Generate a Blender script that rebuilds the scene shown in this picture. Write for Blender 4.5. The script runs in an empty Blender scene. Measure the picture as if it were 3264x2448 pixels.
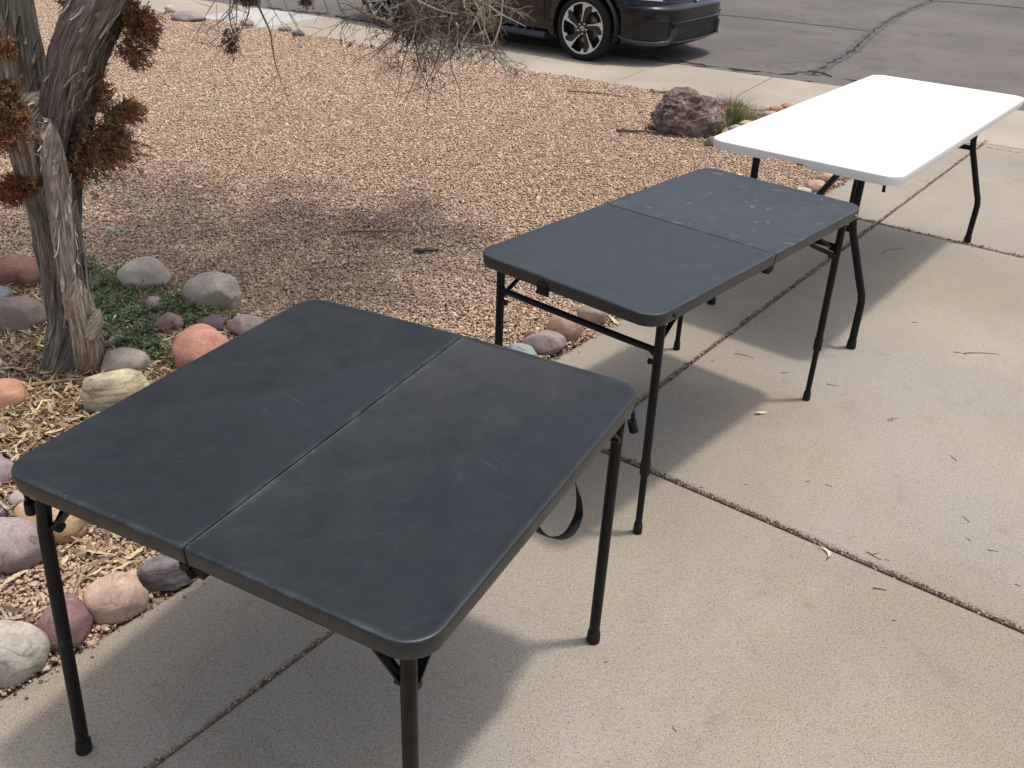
import bpy, bmesh, math, random
import numpy as np
from mathutils import Vector, Matrix, noise as mn
PI = math.pi
rnd = random.Random(7)
rng = np.random.default_rng(7)
scene = bpy.context.scene
C = scene.collection

# ------------------------------------------------------------------ camera
F_PX, PITCH, ROLL, HCAM = 2952.15, 0.516749, 0.0342004, 1.675416   # photo is 3264 x 2448
cp, sp = math.cos(PITCH), math.sin(PITCH)
FWD = np.array([0, cp, -sp]); R0 = np.array([1., 0, 0]); U0 = np.cross(R0, FWD)
RT = math.cos(ROLL) * R0 + math.sin(ROLL) * U0
UP = -math.sin(ROLL) * R0 + math.cos(ROLL) * U0
S = 3264 / 2212.0
def ray(x, y):
    return FWD * F_PX + RT * (x * S - 1632) - UP * (y * S - 1224)
def un(x, y, z=0.0):                       # photo point (2212-wide view) -> point at height z
    d = ray(x, y); t = (z - HCAM) / d[2]
    return Vector((d[0] * t, d[1] * t, z))
def at_y(x, y, y0):
    d = ray(x, y); t = y0 / d[1]
    return Vector((d[0] * t, y0, HCAM + d[2] * t))
def depth_of(p):
    return float(np.dot(np.array([p[0], p[1], p[2] - HCAM]), FWD))
cd = bpy.data.cameras.new('camera'); cam = bpy.data.objects.new('camera', cd); C.objects.link(cam)
cd.sensor_width = 36; cd.lens = F_PX / 3264 * 36; cd.clip_start = 0.05; cd.clip_end = 3000
M = Matrix(((RT[0], UP[0], -FWD[0], 0), (RT[1], UP[1], -FWD[1], 0), (RT[2], UP[2], -FWD[2], HCAM), (0, 0, 0, 1)))
cam.matrix_world = M
scene.camera = cam

# ------------------------------------------------------------------ light
SUN_EL, SUN_AZ = math.radians(75), math.radians(8)       # azimuth from +x towards +y
sd = Vector((math.cos(SUN_EL) * math.cos(SUN_AZ), math.cos(SUN_EL) * math.sin(SUN_AZ), math.sin(SUN_EL)))
sl = bpy.data.lights.new('sun', 'SUN'); so = bpy.data.objects.new('sun', sl); C.objects.link(so)
sl.energy = 2.05; sl.angle = math.radians(3.6); sl.color = (1.0, 0.94, 0.84)
so.rotation_euler = sd.to_track_quat('Z', 'Y').to_euler(); so.location = (0, 0, 20)
w = bpy.data.worlds.new('World'); scene.world = w; w.use_nodes = True
nt = w.node_tree; bg = nt.nodes['Background']
sky = nt.nodes.new('ShaderNodeTexSky'); sky.sky_type = 'NISHITA'; sky.sun_disc = False
sky.sun_elevation = SUN_EL; sky.sun_rotation = math.radians(90) - SUN_AZ
sky.dust_density = 4.0; sky.air_density = 1.0; sky.ozone_density = 1.0
hs = nt.nodes.new('ShaderNodeHueSaturation'); hs.inputs['Saturation'].default_value = 0.62
nt.links.new(sky.outputs[0], hs.inputs['Color']); nt.links.new(hs.outputs[0], bg.inputs['Color'])
bg.inputs['Strength'].default_value = 0.15
scene.view_settings.view_transform = 'Standard'; scene.view_settings.look = 'None'
scene.view_settings.exposure = 0.27; scene.view_settings.gamma = 1.0

# ------------------------------------------------------------------ object helpers
def tag(o, label=None, cat=None, group=None, kind=None):
    if label: o['label'] = label
    if cat: o['category'] = cat
    if group: o['group'] = group
    if kind: o['kind'] = kind
    return o
def mesh_obj(name, verts, faces, mat, parent=None, smooth=False, loc=(0, 0, 0), rotz=0):
    me = bpy.data.meshes.new(name); me.from_pydata([tuple(v) for v in verts], [], [tuple(f) for f in faces])
    if mat: me.materials.append(mat)
    if smooth: me.polygons.foreach_set('use_smooth', [True] * len(me.polygons))
    me.update()
    o = bpy.data.objects.new(name, me); C.objects.link(o)
    o.location = loc; o.rotation_euler = (0, 0, rotz)
    if parent: o.parent = parent
    return o
def quads_obj(name, verts, quads, mat, cols=None, parent=None, smooth=False):   # fast path: numpy arrays, quads
    me = bpy.data.meshes.new(name); nv, nq = len(verts), len(quads)
    me.vertices.add(nv); me.vertices.foreach_set('co', np.ascontiguousarray(verts, dtype=np.float32).ravel())
    me.loops.add(nq * 4); me.loops.foreach_set('vertex_index', np.ascontiguousarray(quads, dtype=np.int32).ravel())
    me.polygons.add(nq); me.polygons.foreach_set('loop_start', np.arange(0, nq * 4, 4, dtype=np.int32))
    me.polygons.foreach_set('loop_total', np.full(nq, 4, dtype=np.int32))
    if smooth: me.polygons.foreach_set('use_smooth', np.ones(nq, dtype=bool))
    me.update(calc_edges=True)
    if cols is not None:
        a = me.color_attributes.new('Col', 'FLOAT_COLOR', 'POINT')
        a.data.foreach_set('color', np.ascontiguousarray(cols, dtype=np.float32).ravel())
    me.materials.append(mat)
    o = bpy.data.objects.new(name, me); C.objects.link(o)
    if parent: o.parent = parent
    return o
def thing(name, label, cat, loc=(0, 0, 0), rotz=0, group=None):
    o = bpy.data.objects.new(name, None); C.objects.link(o)
    o.empty_display_size = 0.1
    o.location = loc; o.rotation_euler = (0, 0, rotz)
    return tag(o, label, cat, group)
class MB:
    def __init__(s): s.v = []; s.f = []
    def add(s, vs, fs):
        n = len(s.v); s.v += [tuple(v) for v in vs]; s.f += [tuple(i + n for i in f) for f in fs]
    def box(s, cx, cy, cz, sx, sy, sz, rot=None, bev=0.0):
        vs = []
        for dx in (-.5, .5):
            for dy in (-.5, .5):
                for dz in (-.5, .5):
                    p = Vector((dx * sx, dy * sy, dz * sz))
                    if rot: p = rot @ p
                    vs.append((p.x + cx, p.y + cy, p.z + cz))
        s.add(vs, [(0, 1, 3, 2), (4, 6, 7, 5), (0, 4, 5, 1), (2, 3, 7, 6), (0, 2, 6, 4), (1, 5, 7, 3)])
    def tube(s, path, r, seg=14, caps=True, flat=None):
        path = [Vector(p) for p in path]; n = len(path)
        rs = r if isinstance(r, (list, tuple)) else [r] * n
        prev = None; rings = []
        for i, p in enumerate(path):
            t = (path[min(i + 1, n - 1)] - path[max(i - 1, 0)]).normalized()
            if prev is None:
                a = Vector((0, 0, 1)) if abs(t.z) < 0.9 else Vector((1, 0, 0))
                x = t.cross(a).normalized()
            else:
                x = (prev - t * prev.dot(t)).normalized()
            prev = x; y = t.cross(x)
            fl = flat or 1.0
            rings.append([p + (x * math.cos(2 * PI * k / seg) + y * fl * math.sin(2 * PI * k / seg)) * rs[i] for k in range(seg)])
        vs = [v for rg in rings for v in rg]; fs = []
        for i in range(n - 1):
            for k in range(seg):
                k2 = (k + 1) % seg
                fs.append((i * seg + k, i * seg + k2, (i + 1) * seg + k2, (i + 1) * seg + k))
        if caps:
            fs.append(tuple(range(seg))[::-1]); fs.append(tuple((n - 1) * seg + k for k in range(seg)))
        s.add(vs, fs)
    def build(s, name, mat, parent=None, smooth=True, **k):
        o = mesh_obj(name, s.v, s.f, mat, parent, False, **k)
        if smooth:
            me = o.data
            me.polygons.foreach_set('use_smooth', [True] * len(me.polygons))
            me.set_sharp_from_angle(angle=math.radians(38))
        return o

# ------------------------------------------------------------------ material helpers
class Mat:
    def __init__(s, name, rough=0.6, spec=0.5, color=(0.5, 0.5, 0.5), metal=0.0):
        s.m = bpy.data.materials.new(name); s.m.use_nodes = True; s.t = s.m.node_tree
        s.b = s.t.nodes['Principled BSDF']
        s.b.inputs['Roughness'].default_value = rough
        s.b.inputs['Specular IOR Level'].default_value = spec
        s.b.inputs['Base Color'].default_value = (*color, 1); s.b.inputs['Metallic'].default_value = metal
        s._tc = None
    def n(s, ty, **k):
        nd = s.t.nodes.new(ty)
        for a, v in k.items(): setattr(nd, a, v)
        return nd
    def link(s, a, b): s.t.links.new(a, b)
    def coord(s, which='Object', scale=(1, 1, 1), rot=(0, 0, 0)):
        tc = s.n('ShaderNodeTexCoord'); mp = s.n('ShaderNodeMapping')
        mp.inputs['Scale'].default_value = scale; mp.inputs['Rotation'].default_value = rot
        if any(rot):
            mp.inputs['Scale'].default_value = (1, 1, 1); m2 = s.n('ShaderNodeMapping'); m2.inputs['Scale'].default_value = scale
            s.link(tc.outputs[which], mp.inputs['Vector']); s.link(mp.outputs[0], m2.inputs['Vector']); return m2.outputs[0]
        s.link(tc.outputs[which], mp.inputs['Vector']); return mp.outputs[0]
    def noise(s, vec, scale, detail=4, rough=0.55, dist=0.0):
        nd = s.n('ShaderNodeTexNoise'); s.link(vec, nd.inputs['Vector'])
        nd.inputs['Scale'].default_value = scale; nd.inputs['Detail'].default_value = detail
        nd.inputs['Roughness'].default_value = rough; nd.inputs['Distortion'].default_value = dist
        return nd.outputs['Fac']
    def vor(s, vec, scale, feature='F1', out='Distance'):
        nd = s.n('ShaderNodeTexVoronoi', feature=feature); s.link(vec, nd.inputs['Vector'])
        nd.inputs['Scale'].default_value = scale; return nd.outputs[out]
    def ramp(s, fac, stops):
        nd = s.n('ShaderNodeValToRGB'); s.link(fac, nd.inputs['Fac'])
        e = nd.color_ramp.elements
        while len(e) < len(stops): e.new(0.5)
        for el, (p, c) in zip(e, stops):
            el.position = p; el.color = (c, c, c, 1) if isinstance(c, (int, float)) else (*c, 1)
        return nd.outputs['Color']
    def mix(s, fac, a, b, mode='MIX'):
        nd = s.n('ShaderNodeMix', data_type='RGBA', blend_type=mode)
        for sock, v in ((nd.inputs[0], fac), (nd.inputs[6], a), (nd.inputs[7], b)):
            if isinstance(v, (int, float)): sock.default_value = v
            elif isinstance(v, tuple): sock.default_value = (*v, 1)
            else: s.link(v, sock)
        return nd.outputs[2]
    def math(s, op, a, b=0.0):
        nd = s.n('ShaderNodeMath', operation=op)
        for sock, v in ((nd.inputs[0], a), (nd.inputs[1], b)):
            if isinstance(v, (int, float)): sock.default_value = v
            else: s.link(v, sock)
        return nd.outputs[0]
    def color(s, c): s.link(c, s.b.inputs['Base Color']); return s
    def rough(s, c): s.link(c, s.b.inputs['Roughness']); return s
    def bump(s, h, strength=0.3, dist=0.01):
        nd = s.n('ShaderNodeBump'); nd.inputs['Strength'].default_value = strength; nd.inputs['Distance'].default_value = dist
        s.link(h, nd.inputs['Height'])
        prev = s.b.inputs['Normal'].links
        if prev: s.link(prev[0].from_socket, nd.inputs['Normal'])
        s.link(nd.outputs[0], s.b.inputs['Normal']); return s

def concrete(name, tone, mottle=1.0):
    m = Mat(name, 0.85, 0.25); v = m.coord()
    big = m.noise(v, 0.9, 5, 0.6, 0.4); mid = m.noise(v, 3.2, 5, 0.65, 0.6); pat = m.noise(v, 1.0, 5, 0.62, 0.5)
    fine = m.noise(v, 260, 2, 0.7); sand = m.noise(v, 90, 3, 0.7)
    c = m.mix(m.ramp(big, [(0.36, 0.0), (0.64, 1.0)]), tuple(x * 0.86 for x in tone), tuple(min(1, x * 1.12) for x in tone))
    warm = (tone[0] * 1.02, tone[1] * 0.90, tone[2] * 0.76); cool = (tone[0] * 0.93, tone[1] * 1.01, tone[2] * 1.16)
    c = m.mix(m.math('MULTIPLY', m.ramp(mid, [(0.46, 0.0), (0.70, 1.0)]), 0.55 * mottle), c, warm)
    c = m.mix(m.math('MULTIPLY', m.ramp(pat, [(0.46, 0.0), (0.68, 1.0)]), 0.75 * mottle), c, cool)
    rust = m.noise(v, 4.4, 3, 0.5)
    c = m.mix(m.math('MULTIPLY', m.ramp(rust, [(0.66, 0.0), (0.76, 1.0)]), 0.42 * mottle), c, (tone[0] * 0.80, tone[1] * 0.62, tone[2] * 0.46))
    c = m.mix(0.75, c, m.ramp(fine, [(0.30, 0.42), (0.5, 0.98), (0.70, 1.42)]), 'MULTIPLY')
    c = m.mix(0.5, c, m.ramp(sand, [(0.3, 0.72), (0.55, 1.02), (0.75, 1.14)]), 'MULTIPLY')
    pits = m.vor(v, 24); c = m.mix(0.8, c, m.ramp(pits, [(0.015, 0.4), (0.045, 1.0)]), 'MULTIPLY')
    spk = m.n('ShaderNodeTexVoronoi', feature='F1'); m.link(v, spk.inputs['Vector']); spk.inputs['Scale'].default_value = 210; sx_ = m.n('ShaderNodeSeparateColor'); m.link(spk.outputs['Color'], sx_.inputs[0])
    c = m.mix(m.math('MULTIPLY', m.ramp(spk.outputs['Distance'], [(0.25, 0.7), (0.45, 0.0)]), m.math('LESS_THAN', sx_.outputs[0], 0.10)), c, (0.10, 0.085, 0.07))
    stain = m.noise(v, 7.0, 6, 0.7, 1.0)
    c = m.mix(0.5 * mottle, c, m.ramp(stain, [(0.26, 0.62), (0.42, 1.0)]), 'MULTIPLY')
    m.color(c); m.bump(fine, 0.35, 0.002); m.bump(mid, 0.15, 0.01)
    return m.m
M_CONC = concrete('driveway_concrete', (0.325, 0.285, 0.232))
M_WALK = concrete('sidewalk_concrete', (0.39, 0.34, 0.275), 0.4)
M_PATCH = concrete('new_concrete', (0.47, 0.455, 0.42), 0.3)

def asphalt():
    m = Mat('asphalt', 0.85, 0.3); v = m.coord()
    fine = m.noise(v, 190, 2, 0.8); agg = m.vor(v, 120); big = m.noise(v, 0.6, 5, 0.6, 0.5)
    c = m.mix(m.ramp(big, [(0.35, 0.0), (0.65, 1.0)]), (0.112, 0.100, 0.093), (0.152, 0.135, 0.123))
    c = m.mix(0.9, c, m.ramp(fine, [(0.28, 0.45), (0.5, 1.0), (0.72, 1.7)]), 'MULTIPLY')
    st = m.noise(v, 2.6, 6, 0.7, 1.2); c = m.mix(0.7, c, m.ramp(st, [(0.30, 0.60), (0.48, 1.0)]), 'MULTIPLY')
    m.color(c); m.bump(agg, 0.5, 0.004); return m.m
M_ASPH = asphalt()
def simple(name, col, rough=0.6, spec=0.5, metal=0.0, nscale=40, var=0.25, bump=0.0, bdist=0.002):
    m = Mat(name, rough, spec, col, metal); v = m.coord(); f = m.noise(v, nscale, 4, 0.6)
    m.color(m.mix(1.0, m.mix(0.0, col, col), m.ramp(f, [(0.3, 1 - var), (0.7, 1 + var)]), 'MULTIPLY'))
    if bump: m.bump(f, bump, bdist)
    return m.m
M_TAR = simple('tar_sealer', (0.075, 0.070, 0.069), 0.7, 0.4, nscale=8, var=0.45, bump=0.2)
M_CRACK = simple('crack_dirt', (0.03, 0.027, 0.024), 0.95, 0.2, nscale=30, var=0.5)
M_JOINT = simple('joint_dirt', (0.085, 0.066, 0.046), 0.95, 0.1, nscale=60, var=0.6, bump=0.6, bdist=0.01)
def vcol(name, rough=0.8, spec=0.2, nscale=300, var=0.22, bump=0.0, trans=0.0):
    m = Mat(name, rough, spec); a = m.n('ShaderNodeVertexColor', layer_name='Col'); v = m.coord()
    f = m.noise(v, nscale, 3, 0.6)
    m.color(m.mix(1.0, a.outputs['Color'], m.ramp(f, [(0.3, 1 - var), (0.7, 1 + var)]), 'MULTIPLY'))
    if bump: m.bump(f, bump, 0.003)
    if trans:
        m.b.inputs['Transmission Weight'].default_value = 0.0
    return m.m
M_GRAVEL = vcol('gravel_chips', 0.85, 0.15, 220, 0.3, 0.4)
M_LEAF = vcol('dry_leaf', 0.75, 0.25, 90, 0.25)
M_GREEN = vcol('green_leaf', 0.6, 0.3, 90, 0.25)
M_BARK2 = vcol('twig_bark', 0.9, 0.15, 120, 0.35)
def soil():
    m = Mat('yard_soil', 0.95, 0.1); v = m.coord()
    a = m.noise(v, 60, 4, 0.7); b = m.ramp(m.vor(v, 85), [(0.15, (0.44, 0.325, 0.24)), (0.45, (0.33, 0.235, 0.17)), (0.75, (0.13, 0.09, 0.065))]); big = m.noise(v, 1.2, 4, 0.6)
    c = m.mix(m.ramp(a, [(0.3, 0.0), (0.7, 1.0)]), (0.10, 0.068, 0.047), (0.26, 0.18, 0.13))
    c = m.mix(0.65, c, b); c = m.mix(0.6, c, m.ramp(big, [(0.3, 0.75), (0.7, 1.2)]), 'MULTIPLY')
    m.color(c); m.bump(a, 0.8, 0.01); return m.m
M_SOIL = soil()

def plastic(name, col, wear, half=(0.43, 0.22), scuff=False, rough=0.40):
    m = Mat(name, rough, 0.55); v = m.coord()
    grain = m.noise(v, 420, 2, 0.6); blotch = m.noise(v, 11, 6, 0.7, 0.8)
    c = m.mix(m.ramp(blotch, [(0.35, 0.0), (0.72, 1.0)]), col, tuple(x * 1.25 + 0.003 for x in col))
    tot = None
    for i, (rz, sc, th) in enumerate(((0.35, (520, 9, 1), 0.70), (1.25, (600, 12, 1), 0.71), (-0.6, (460, 8, 1), 0.70), (2.1, (640, 14, 1), 0.71), (0.9, (560, 7, 1), 0.71), (2.75, (420, 20, 1), 0.70))):
        s_ = m.noise(m.coord(scale=sc, rot=(0, 0, rz)), 1.0, 1, 0.4, 0.25); k = m.noise(m.coord(scale=(1, 1, 1), rot=(0, 0, i)), 6.0 + i, 3, 0.6)
        q = m.math('MULTIPLY', m.ramp(s_, [(th, 0.0), (th + 0.05, 1.0)]), m.ramp(k, [(0.54, 0.0), (0.68, 1.0)]))
        tot = q if tot is None else m.math('MAXIMUM', tot, q)
    c = m.mix(m.math('MULTIPLY', tot, 0.30 * wear), c, (0.20, 0.22, 0.235))
    smear = m.noise(m.coord(scale=(3, 9, 1), rot=(0, 0, 0.7)), 3.0, 6, 0.75, 0.5)
    c = m.mix(m.math('MULTIPLY', m.ramp(smear, [(0.56, 0.0), (0.80, 1.0)]), 0.10 * wear), c, (0.13, 0.15, 0.17))
    # worn rim: faintly lighter band along the outline of the leaf, with nicks
    tc = m.n('ShaderNodeTexCoord'); sx = m.n('ShaderNodeSeparateXYZ'); m.link(tc.outputs['Object'], sx.inputs[0])
    ex = m.math('SUBTRACT', half[0], m.math('ABSOLUTE', sx.outputs['X'])); ey = m.math('SUBTRACT', half[1], m.math('ABSOLUTE', sx.outputs['Y']))
    e = m.math('MINIMUM', ex, ey); en = m.noise(v, 9, 5, 0.7)
    rim = m.math('MULTIPLY', m.ramp(e, [(0.0, 1.0), (0.014, 0.0)]), m.ramp(en, [(0.42, 0.0), (0.75, 1.0)]))
    gz = m.math('GREATER_THAN', sx.outputs['Z'], -0.003)
    c = m.mix(m.math('MULTIPLY', m.math('MULTIPLY', rim, gz), 0.40 * wear), c, (0.16, 0.185, 0.21))
    nick = m.math('MULTIPLY', m.ramp(m.noise(v, 260, 2, 0.5), [(0.70, 0.0), (0.74, 1.0)]), m.math('MULTIPLY', m.ramp(e, [(0.0, 1.0), (0.012, 0.0)]), m.ramp(m.noise(v, 5, 3, 0.5), [(0.48, 0.0), (0.56, 1.0)])))
    c = m.mix(m.math('MULTIPLY', m.math('MULTIPLY', nick, gz), 0.8 * wear), c, (0.55, 0.56, 0.57))
    if scuff:
        msk = m.ramp(m.noise(v, 7, 3, 0.6), [(0.45, 0.0), (0.55, 1.0)])
        for i, (sc, th, rz) in enumerate((((40, 12, 1), 0.635, -0.35), ((30, 16, 1), 0.64, 0.9), ((16, 60, 1), 0.67, 0.2))):
            a = m.noise(m.coord(scale=sc, rot=(0, 0, rz)), 1.0, 2, 0.5)
            c = m.mix(m.math('MULTIPLY', m.math('MULTIPLY', m.math('MULTIPLY', m.ramp(a, [(th, 0.0), (th + 0.06, 1.0)]), msk), gz), 0.36), c, (0.20, 0.215, 0.215))
    m.color(c)
    m.rough(m.ramp(m.noise(v, 9, 5, 0.7), [(0.3, rough - 0.06), (0.7, rough + 0.10)]))
    m.bump(grain, 0.22, 0.0012); m.bump(m.noise(v, 2.4, 2, 0.5), 0.08, 0.02)
    return m.m
M_PLA1 = plastic('black_plastic_worn', (0.0095, 0.012, 0.0155), 1.0, (0.4316, 0.2190))
M_PLA2 = plastic('black_plastic_near_leaf', (0.016, 0.0185, 0.023), 0.7, (0.304, 0.305))
M_PLA3 = plastic('black_plastic_scuffed', (0.018, 0.021, 0.027), 0.7, (0.304, 0.305), True)
M_METAL = simple('black_metal', (0.007, 0.007, 0.0075), 0.40, 0.32, nscale=60, var=0.3, bump=0.05)
def scraped():
    m = Mat('black_metal_scraped', 0.40, 0.22); v = m.coord(); a = m.noise(v, 60, 5, 0.7); b = m.noise(v, 7, 3, 0.6)
    k = m.math('MULTIPLY', m.ramp(a, [(0.62, 0.0), (0.68, 1.0)]), m.ramp(b, [(0.52, 0.0), (0.62, 1.0)]))
    c = m.mix(m.math('MULTIPLY', k, 0.55), (0.007, 0.007, 0.0075), (0.10, 0.095, 0.09)); m.color(c)
    m.rough(m.ramp(m.noise(v, 18, 4, 0.6), [(0.3, 0.34), (0.7, 0.52)])); m.bump(a, 0.08, 0.002); return m.m
M_METAL = scraped()
M_RUBBER = simple('black_rubber', (0.012, 0.012, 0.012), 0.7, 0.3, nscale=80)
M_WEB = simple('nylon_webbing', (0.018, 0.018, 0.022), 0.85, 0.2, nscale=400, var=0.5, bump=0.5)
M_RIVET = simple('dull_steel', (0.22, 0.22, 0.22), 0.4, 0.5, 0.9)
def white_plastic():
    m = Mat('white_plastic', 0.45, 0.5); v = m.coord(); f = m.noise(v, 4, 4, 0.6)
    c = m.mix(m.ramp(f, [(0.3, 0.0), (0.7, 1.0)]), (0.80, 0.80, 0.79), (0.84, 0.84, 0.83))
    d = m.noise(v, 70, 4, 0.7); c = m.mix(0.3, c, m.ramp(d, [(0.24, 0.8), (0.36, 1.0)]), 'MULTIPLY')
    m.color(c); m.bump(m.noise(v, 300, 2, 0.5), 0.15, 0.001); return m.m
M_WHITE = white_plastic()
M_TAN = simple('tan_plastic', (0.30, 0.25, 0.18), 0.6)

# ------------------------------------------------------------------ stones
def stone_mat(name, kind):
    m = Mat(name, 0.78, 0.25); oi = m.n('ShaderNodeObjectInfo'); v = m.coord(); col = oi.outputs['Color']
    # vary per object
    add = m.n('ShaderNodeVectorMath', operation='ADD'); m.link(v, add.inputs[0])
    cmb = m.n('ShaderNodeCombineXYZ'); m.link(m.math('MULTIPLY', oi.outputs['Random'], 50.0), cmb.inputs[0]); m.link(cmb.outputs[0], add.inputs[1]); v = add.outputs[0]
    f = m.noise(v, 14, 6, 0.65, 0.5); g = m.noise(v, 120, 3, 0.7); h = m.noise(v, 5, 4, 0.6, 1.0)
    c = m.mix(1.0, col, m.ramp(f, [(0.30, (0.78, 0.76, 0.74)), (0.52, 1.0), (0.72, (1.16, 1.15, 1.12))]), 'MULTIPLY')
    c = m.mix(0.8, c, m.ramp(h, [(0.35, (0.84, 0.80, 0.80)), (0.65, (1.08, 1.05, 1.0))]), 'MULTIPLY')
    if kind == 'mottled':
        a = m.noise(v, 26, 5, 0.7, 1.2)
        c = m.mix(m.ramp(a, [(0.50, 0.0), (0.66, 0.7)]), c, (0.42, 0.24, 0.22)); b = m.noise(v, 40, 4, 0.7)
        c = m.mix(m.ramp(b, [(0.66, 0.0), (0.72, 0.8)]), c, (0.52, 0.47, 0.46))
        c = m.mix(m.ramp(m.noise(v, 16, 3, 0.6), [(0.64, 0.0), (0.70, 0.8)]), c, (0.11, 0.10, 0.12))
    if kind == 'banded':
        mp = m.n('ShaderNodeMapping'); mp.inputs['Scale'].default_value = (1, 3, 9); mp.inputs['Rotation'].default_value = (0.5, 0.2, 0.4); m.link(v, mp.inputs[0])
        a = m.noise(mp.outputs[0], 5, 4, 0.6, 0.8)
        c = m.mix(0.9, c, m.ramp(a, [(0.36, (0.55, 0.48, 0.42)), (0.5, 1.0), (0.66, (1.3, 1.28, 1.2))]), 'MULTIPLY')
    c = m.mix(0.9, c, m.ramp(g, [(0.30, 0.72), (0.5, 1.0), (0.72, 1.18)]), 'MULTIPLY')
    dv = m.n('ShaderNodeVectorMath', operation='ADD'); nz = m.n('ShaderNodeTexNoise'); m.link(v, nz.inputs['Vector']); nz.inputs['Scale'].default_value = 9; m.link(v, dv.inputs[0])
    sc_ = m.n('ShaderNodeVectorMath', operation='SCALE'); m.link(nz.outputs['Color'], sc_.inputs[0]); sc_.inputs['Scale'].default_value = 0.12; m.link(sc_.outputs[0], dv.inputs[1])
    ve = m.vor(dv.outputs[0], 7.0, 'DISTANCE_TO_EDGE'); vm = m.ramp(m.noise(v, 6, 3, 0.6), [(0.50, 0.0), (0.62, 1.0)])
    c = m.mix(m.math('MULTIPLY', m.ramp(ve, [(0.004, 0.55), (0.03, 0.0)]), vm), c, (0.10, 0.075, 0.06))
    c = m.mix(m.ramp(m.noise(v, 30, 3, 0.6), [(0.67, 0.0), (0.72, 0.5)]), c, (0.55, 0.52, 0.48))
    m.color(c); m.bump(g, 0.35, 0.004); m.bump(f, 0.25, 0.012); return m.m
M_STONE = {k: stone_mat('river_stone_' + k, k) for k in ('plain', 'mottled', 'banded')}
def ico(sub):
    bm = bmesh.new(); bmesh.ops.create_icosphere(bm, subdivisions=sub, radius=1.0)
    vs = [v.co.copy() for v in bm.verts]; fs = [tuple(v.index for v in f.verts) for f in bm.faces]; bm.free(); return vs, fs
ICO4 = ico(4); ICO3 = ico(3)
def rock_mesh(name, hx, hy, hz, seed, mat, angular=0.35, base=ICO4, power=2.5):
    vs, fs = base; out = []; off = Vector((seed * 7.31, seed * 3.7, seed * 1.9))
    r_ = random.Random(seed); cuts = []
    for _ in range(7):                                  # facets worn into the pebble
        n = Vector((r_.gauss(0, 1), r_.gauss(0, 1), r_.gauss(0, 0.8))).normalized(); cuts.append((n, r_.uniform(0.78, 0.98)))
    for v in vs:
        p = v * (1 + 0.20 * mn.noise(v * 0.9 + off) + 0.07 * mn.noise(v * 2.3 + off))
        for n, d in cuts:
            k = p.dot(n) - d
            if k > 0: p = p - n * k * (0.55 + angular)
        p = p * (1 + 0.012 * mn.noise(v * 9 + off))
        out.append((p.x * hx, p.y * hy, p.z * hz))
    o = mesh_obj(name, out, fs, mat, smooth=True); return o
def stone(x0, x1, y0, y1, col, label, kind='plain', ratio=0.8, yaw=0.0, ang=0.3, seed=None, grp='river stones edging the gravel bed', embed=0.18, wmul=1.0):
    xc = (x0 + x1) / 2; g = un(xc, y1); dep = depth_of(g); ppm = F_PX / S / dep
    wd = (x1 - x0) / ppm * wmul; V = (y1 - y0) / ppm
    phi = math.atan2(HCAM, math.hypot(g.x, g.y))
    d = wd * ratio
    q = V * V - (d * math.sin(phi)) ** 2
    h = math.sqrt(q) / math.cos(phi) if q > 0 else 0
    h = min(max(h, 0.24 * wd), 1.0 * wd)
    d = min(max(math.sqrt(max(V * V - (h * math.cos(phi)) ** 2, 0)) / math.sin(phi), 0.5 * wd), 1.5 * wd)
    z = h * (0.5 - embed); c = un(xc, (y0 + y1) / 2, z)
    o = rock_mesh('river_stone', wd * 0.53, d * 0.53, h * 0.53, seed or int(x0 * 3 + y0), M_STONE[kind], ang)
    o.location = c; o.rotation_euler = (0, 0, math.radians(yaw)); o.color = (*col, 1)
    return tag(o, label, 'stone', grp)
GB = (0.30, 0.27, 0.24); GT = 'stones around the tree base'; GD = 'stones along the driveway edge'; GW = 'stones at the sidewalk end of the gravel bed'
stone(-12, 96, 552, 626, (0.30, 0.165, 0.125), 'red brown river stone behind the tree trunk at the left edge', 'plain', 0.7, seed=1, grp=GT)
stone(-45, 24, 616, 662, (0.20, 0.22, 0.24), 'blue grey stone at the left edge between the red brown and long mauve stones', 'plain', 0.9, seed=2, grp=GT)
stone(-35, 98, 640, 724, (0.27, 0.215, 0.195), 'long mauve brown stone lying against the left side of the trunk', 'plain', 0.6, yaw=14, ang=0.4, seed=3, grp=GT)
stone(-48, 54, 822, 898, (0.50, 0.27, 0.19), 'smooth orange pink stone among dry leaves at the left edge', 'plain', 0.9, seed=4, ang=0.1, grp=GT)
stone(258, 366, 557, 632, (0.43, 0.38, 0.325), 'rounded speckled grey stone, the farther of the two big ones behind the green weeds', 'plain', 0.85, seed=5, ang=0.15, grp=GT)
stone(408, 520, 586, 680, (0.47, 0.43, 0.37), 'tall pale grey triangular stone at the right end of the green weeds', 'plain', 0.7, seed=6, ang=0.5, grp=GT)
stone(308, 360, 640, 680, (0.335, 0.265, 0.25), 'small mauve stone half covered by the green weeds', 'plain', 0.8, seed=8, grp=GT)
stone(332, 400, 676, 722, (0.33, 0.235, 0.205), 'small pinkish brown stone in the leaves under the green weeds', 'plain', 0.8, seed=9, grp=GT)
stone(430, 492, 683, 722, (0.135, 0.11, 0.12), 'small dark purple stone just behind the coral pink stone', 'plain', 0.8, seed=10, ang=0.45, grp=GT)
stone(495, 572, 678, 730, (0.38, 0.315, 0.295), 'pale pinkish grey stone at the far left edge of the front table', 'plain', 0.8, seed=11, grp=GT)
stone(372, 500, 706, 812, (0.50, 0.265, 0.205), 'large coral pink stone beside the front table', 'plain', 0.75, yaw=25, seed=12, ang=0.35, grp=GT)
stone(218, 322, 752, 818, (0.34, 0.305, 0.27), 'oval grey stone touching the right side of the stump', 'plain', 0.6, yaw=16, seed=13, ang=0.3, grp=GT)
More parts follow.
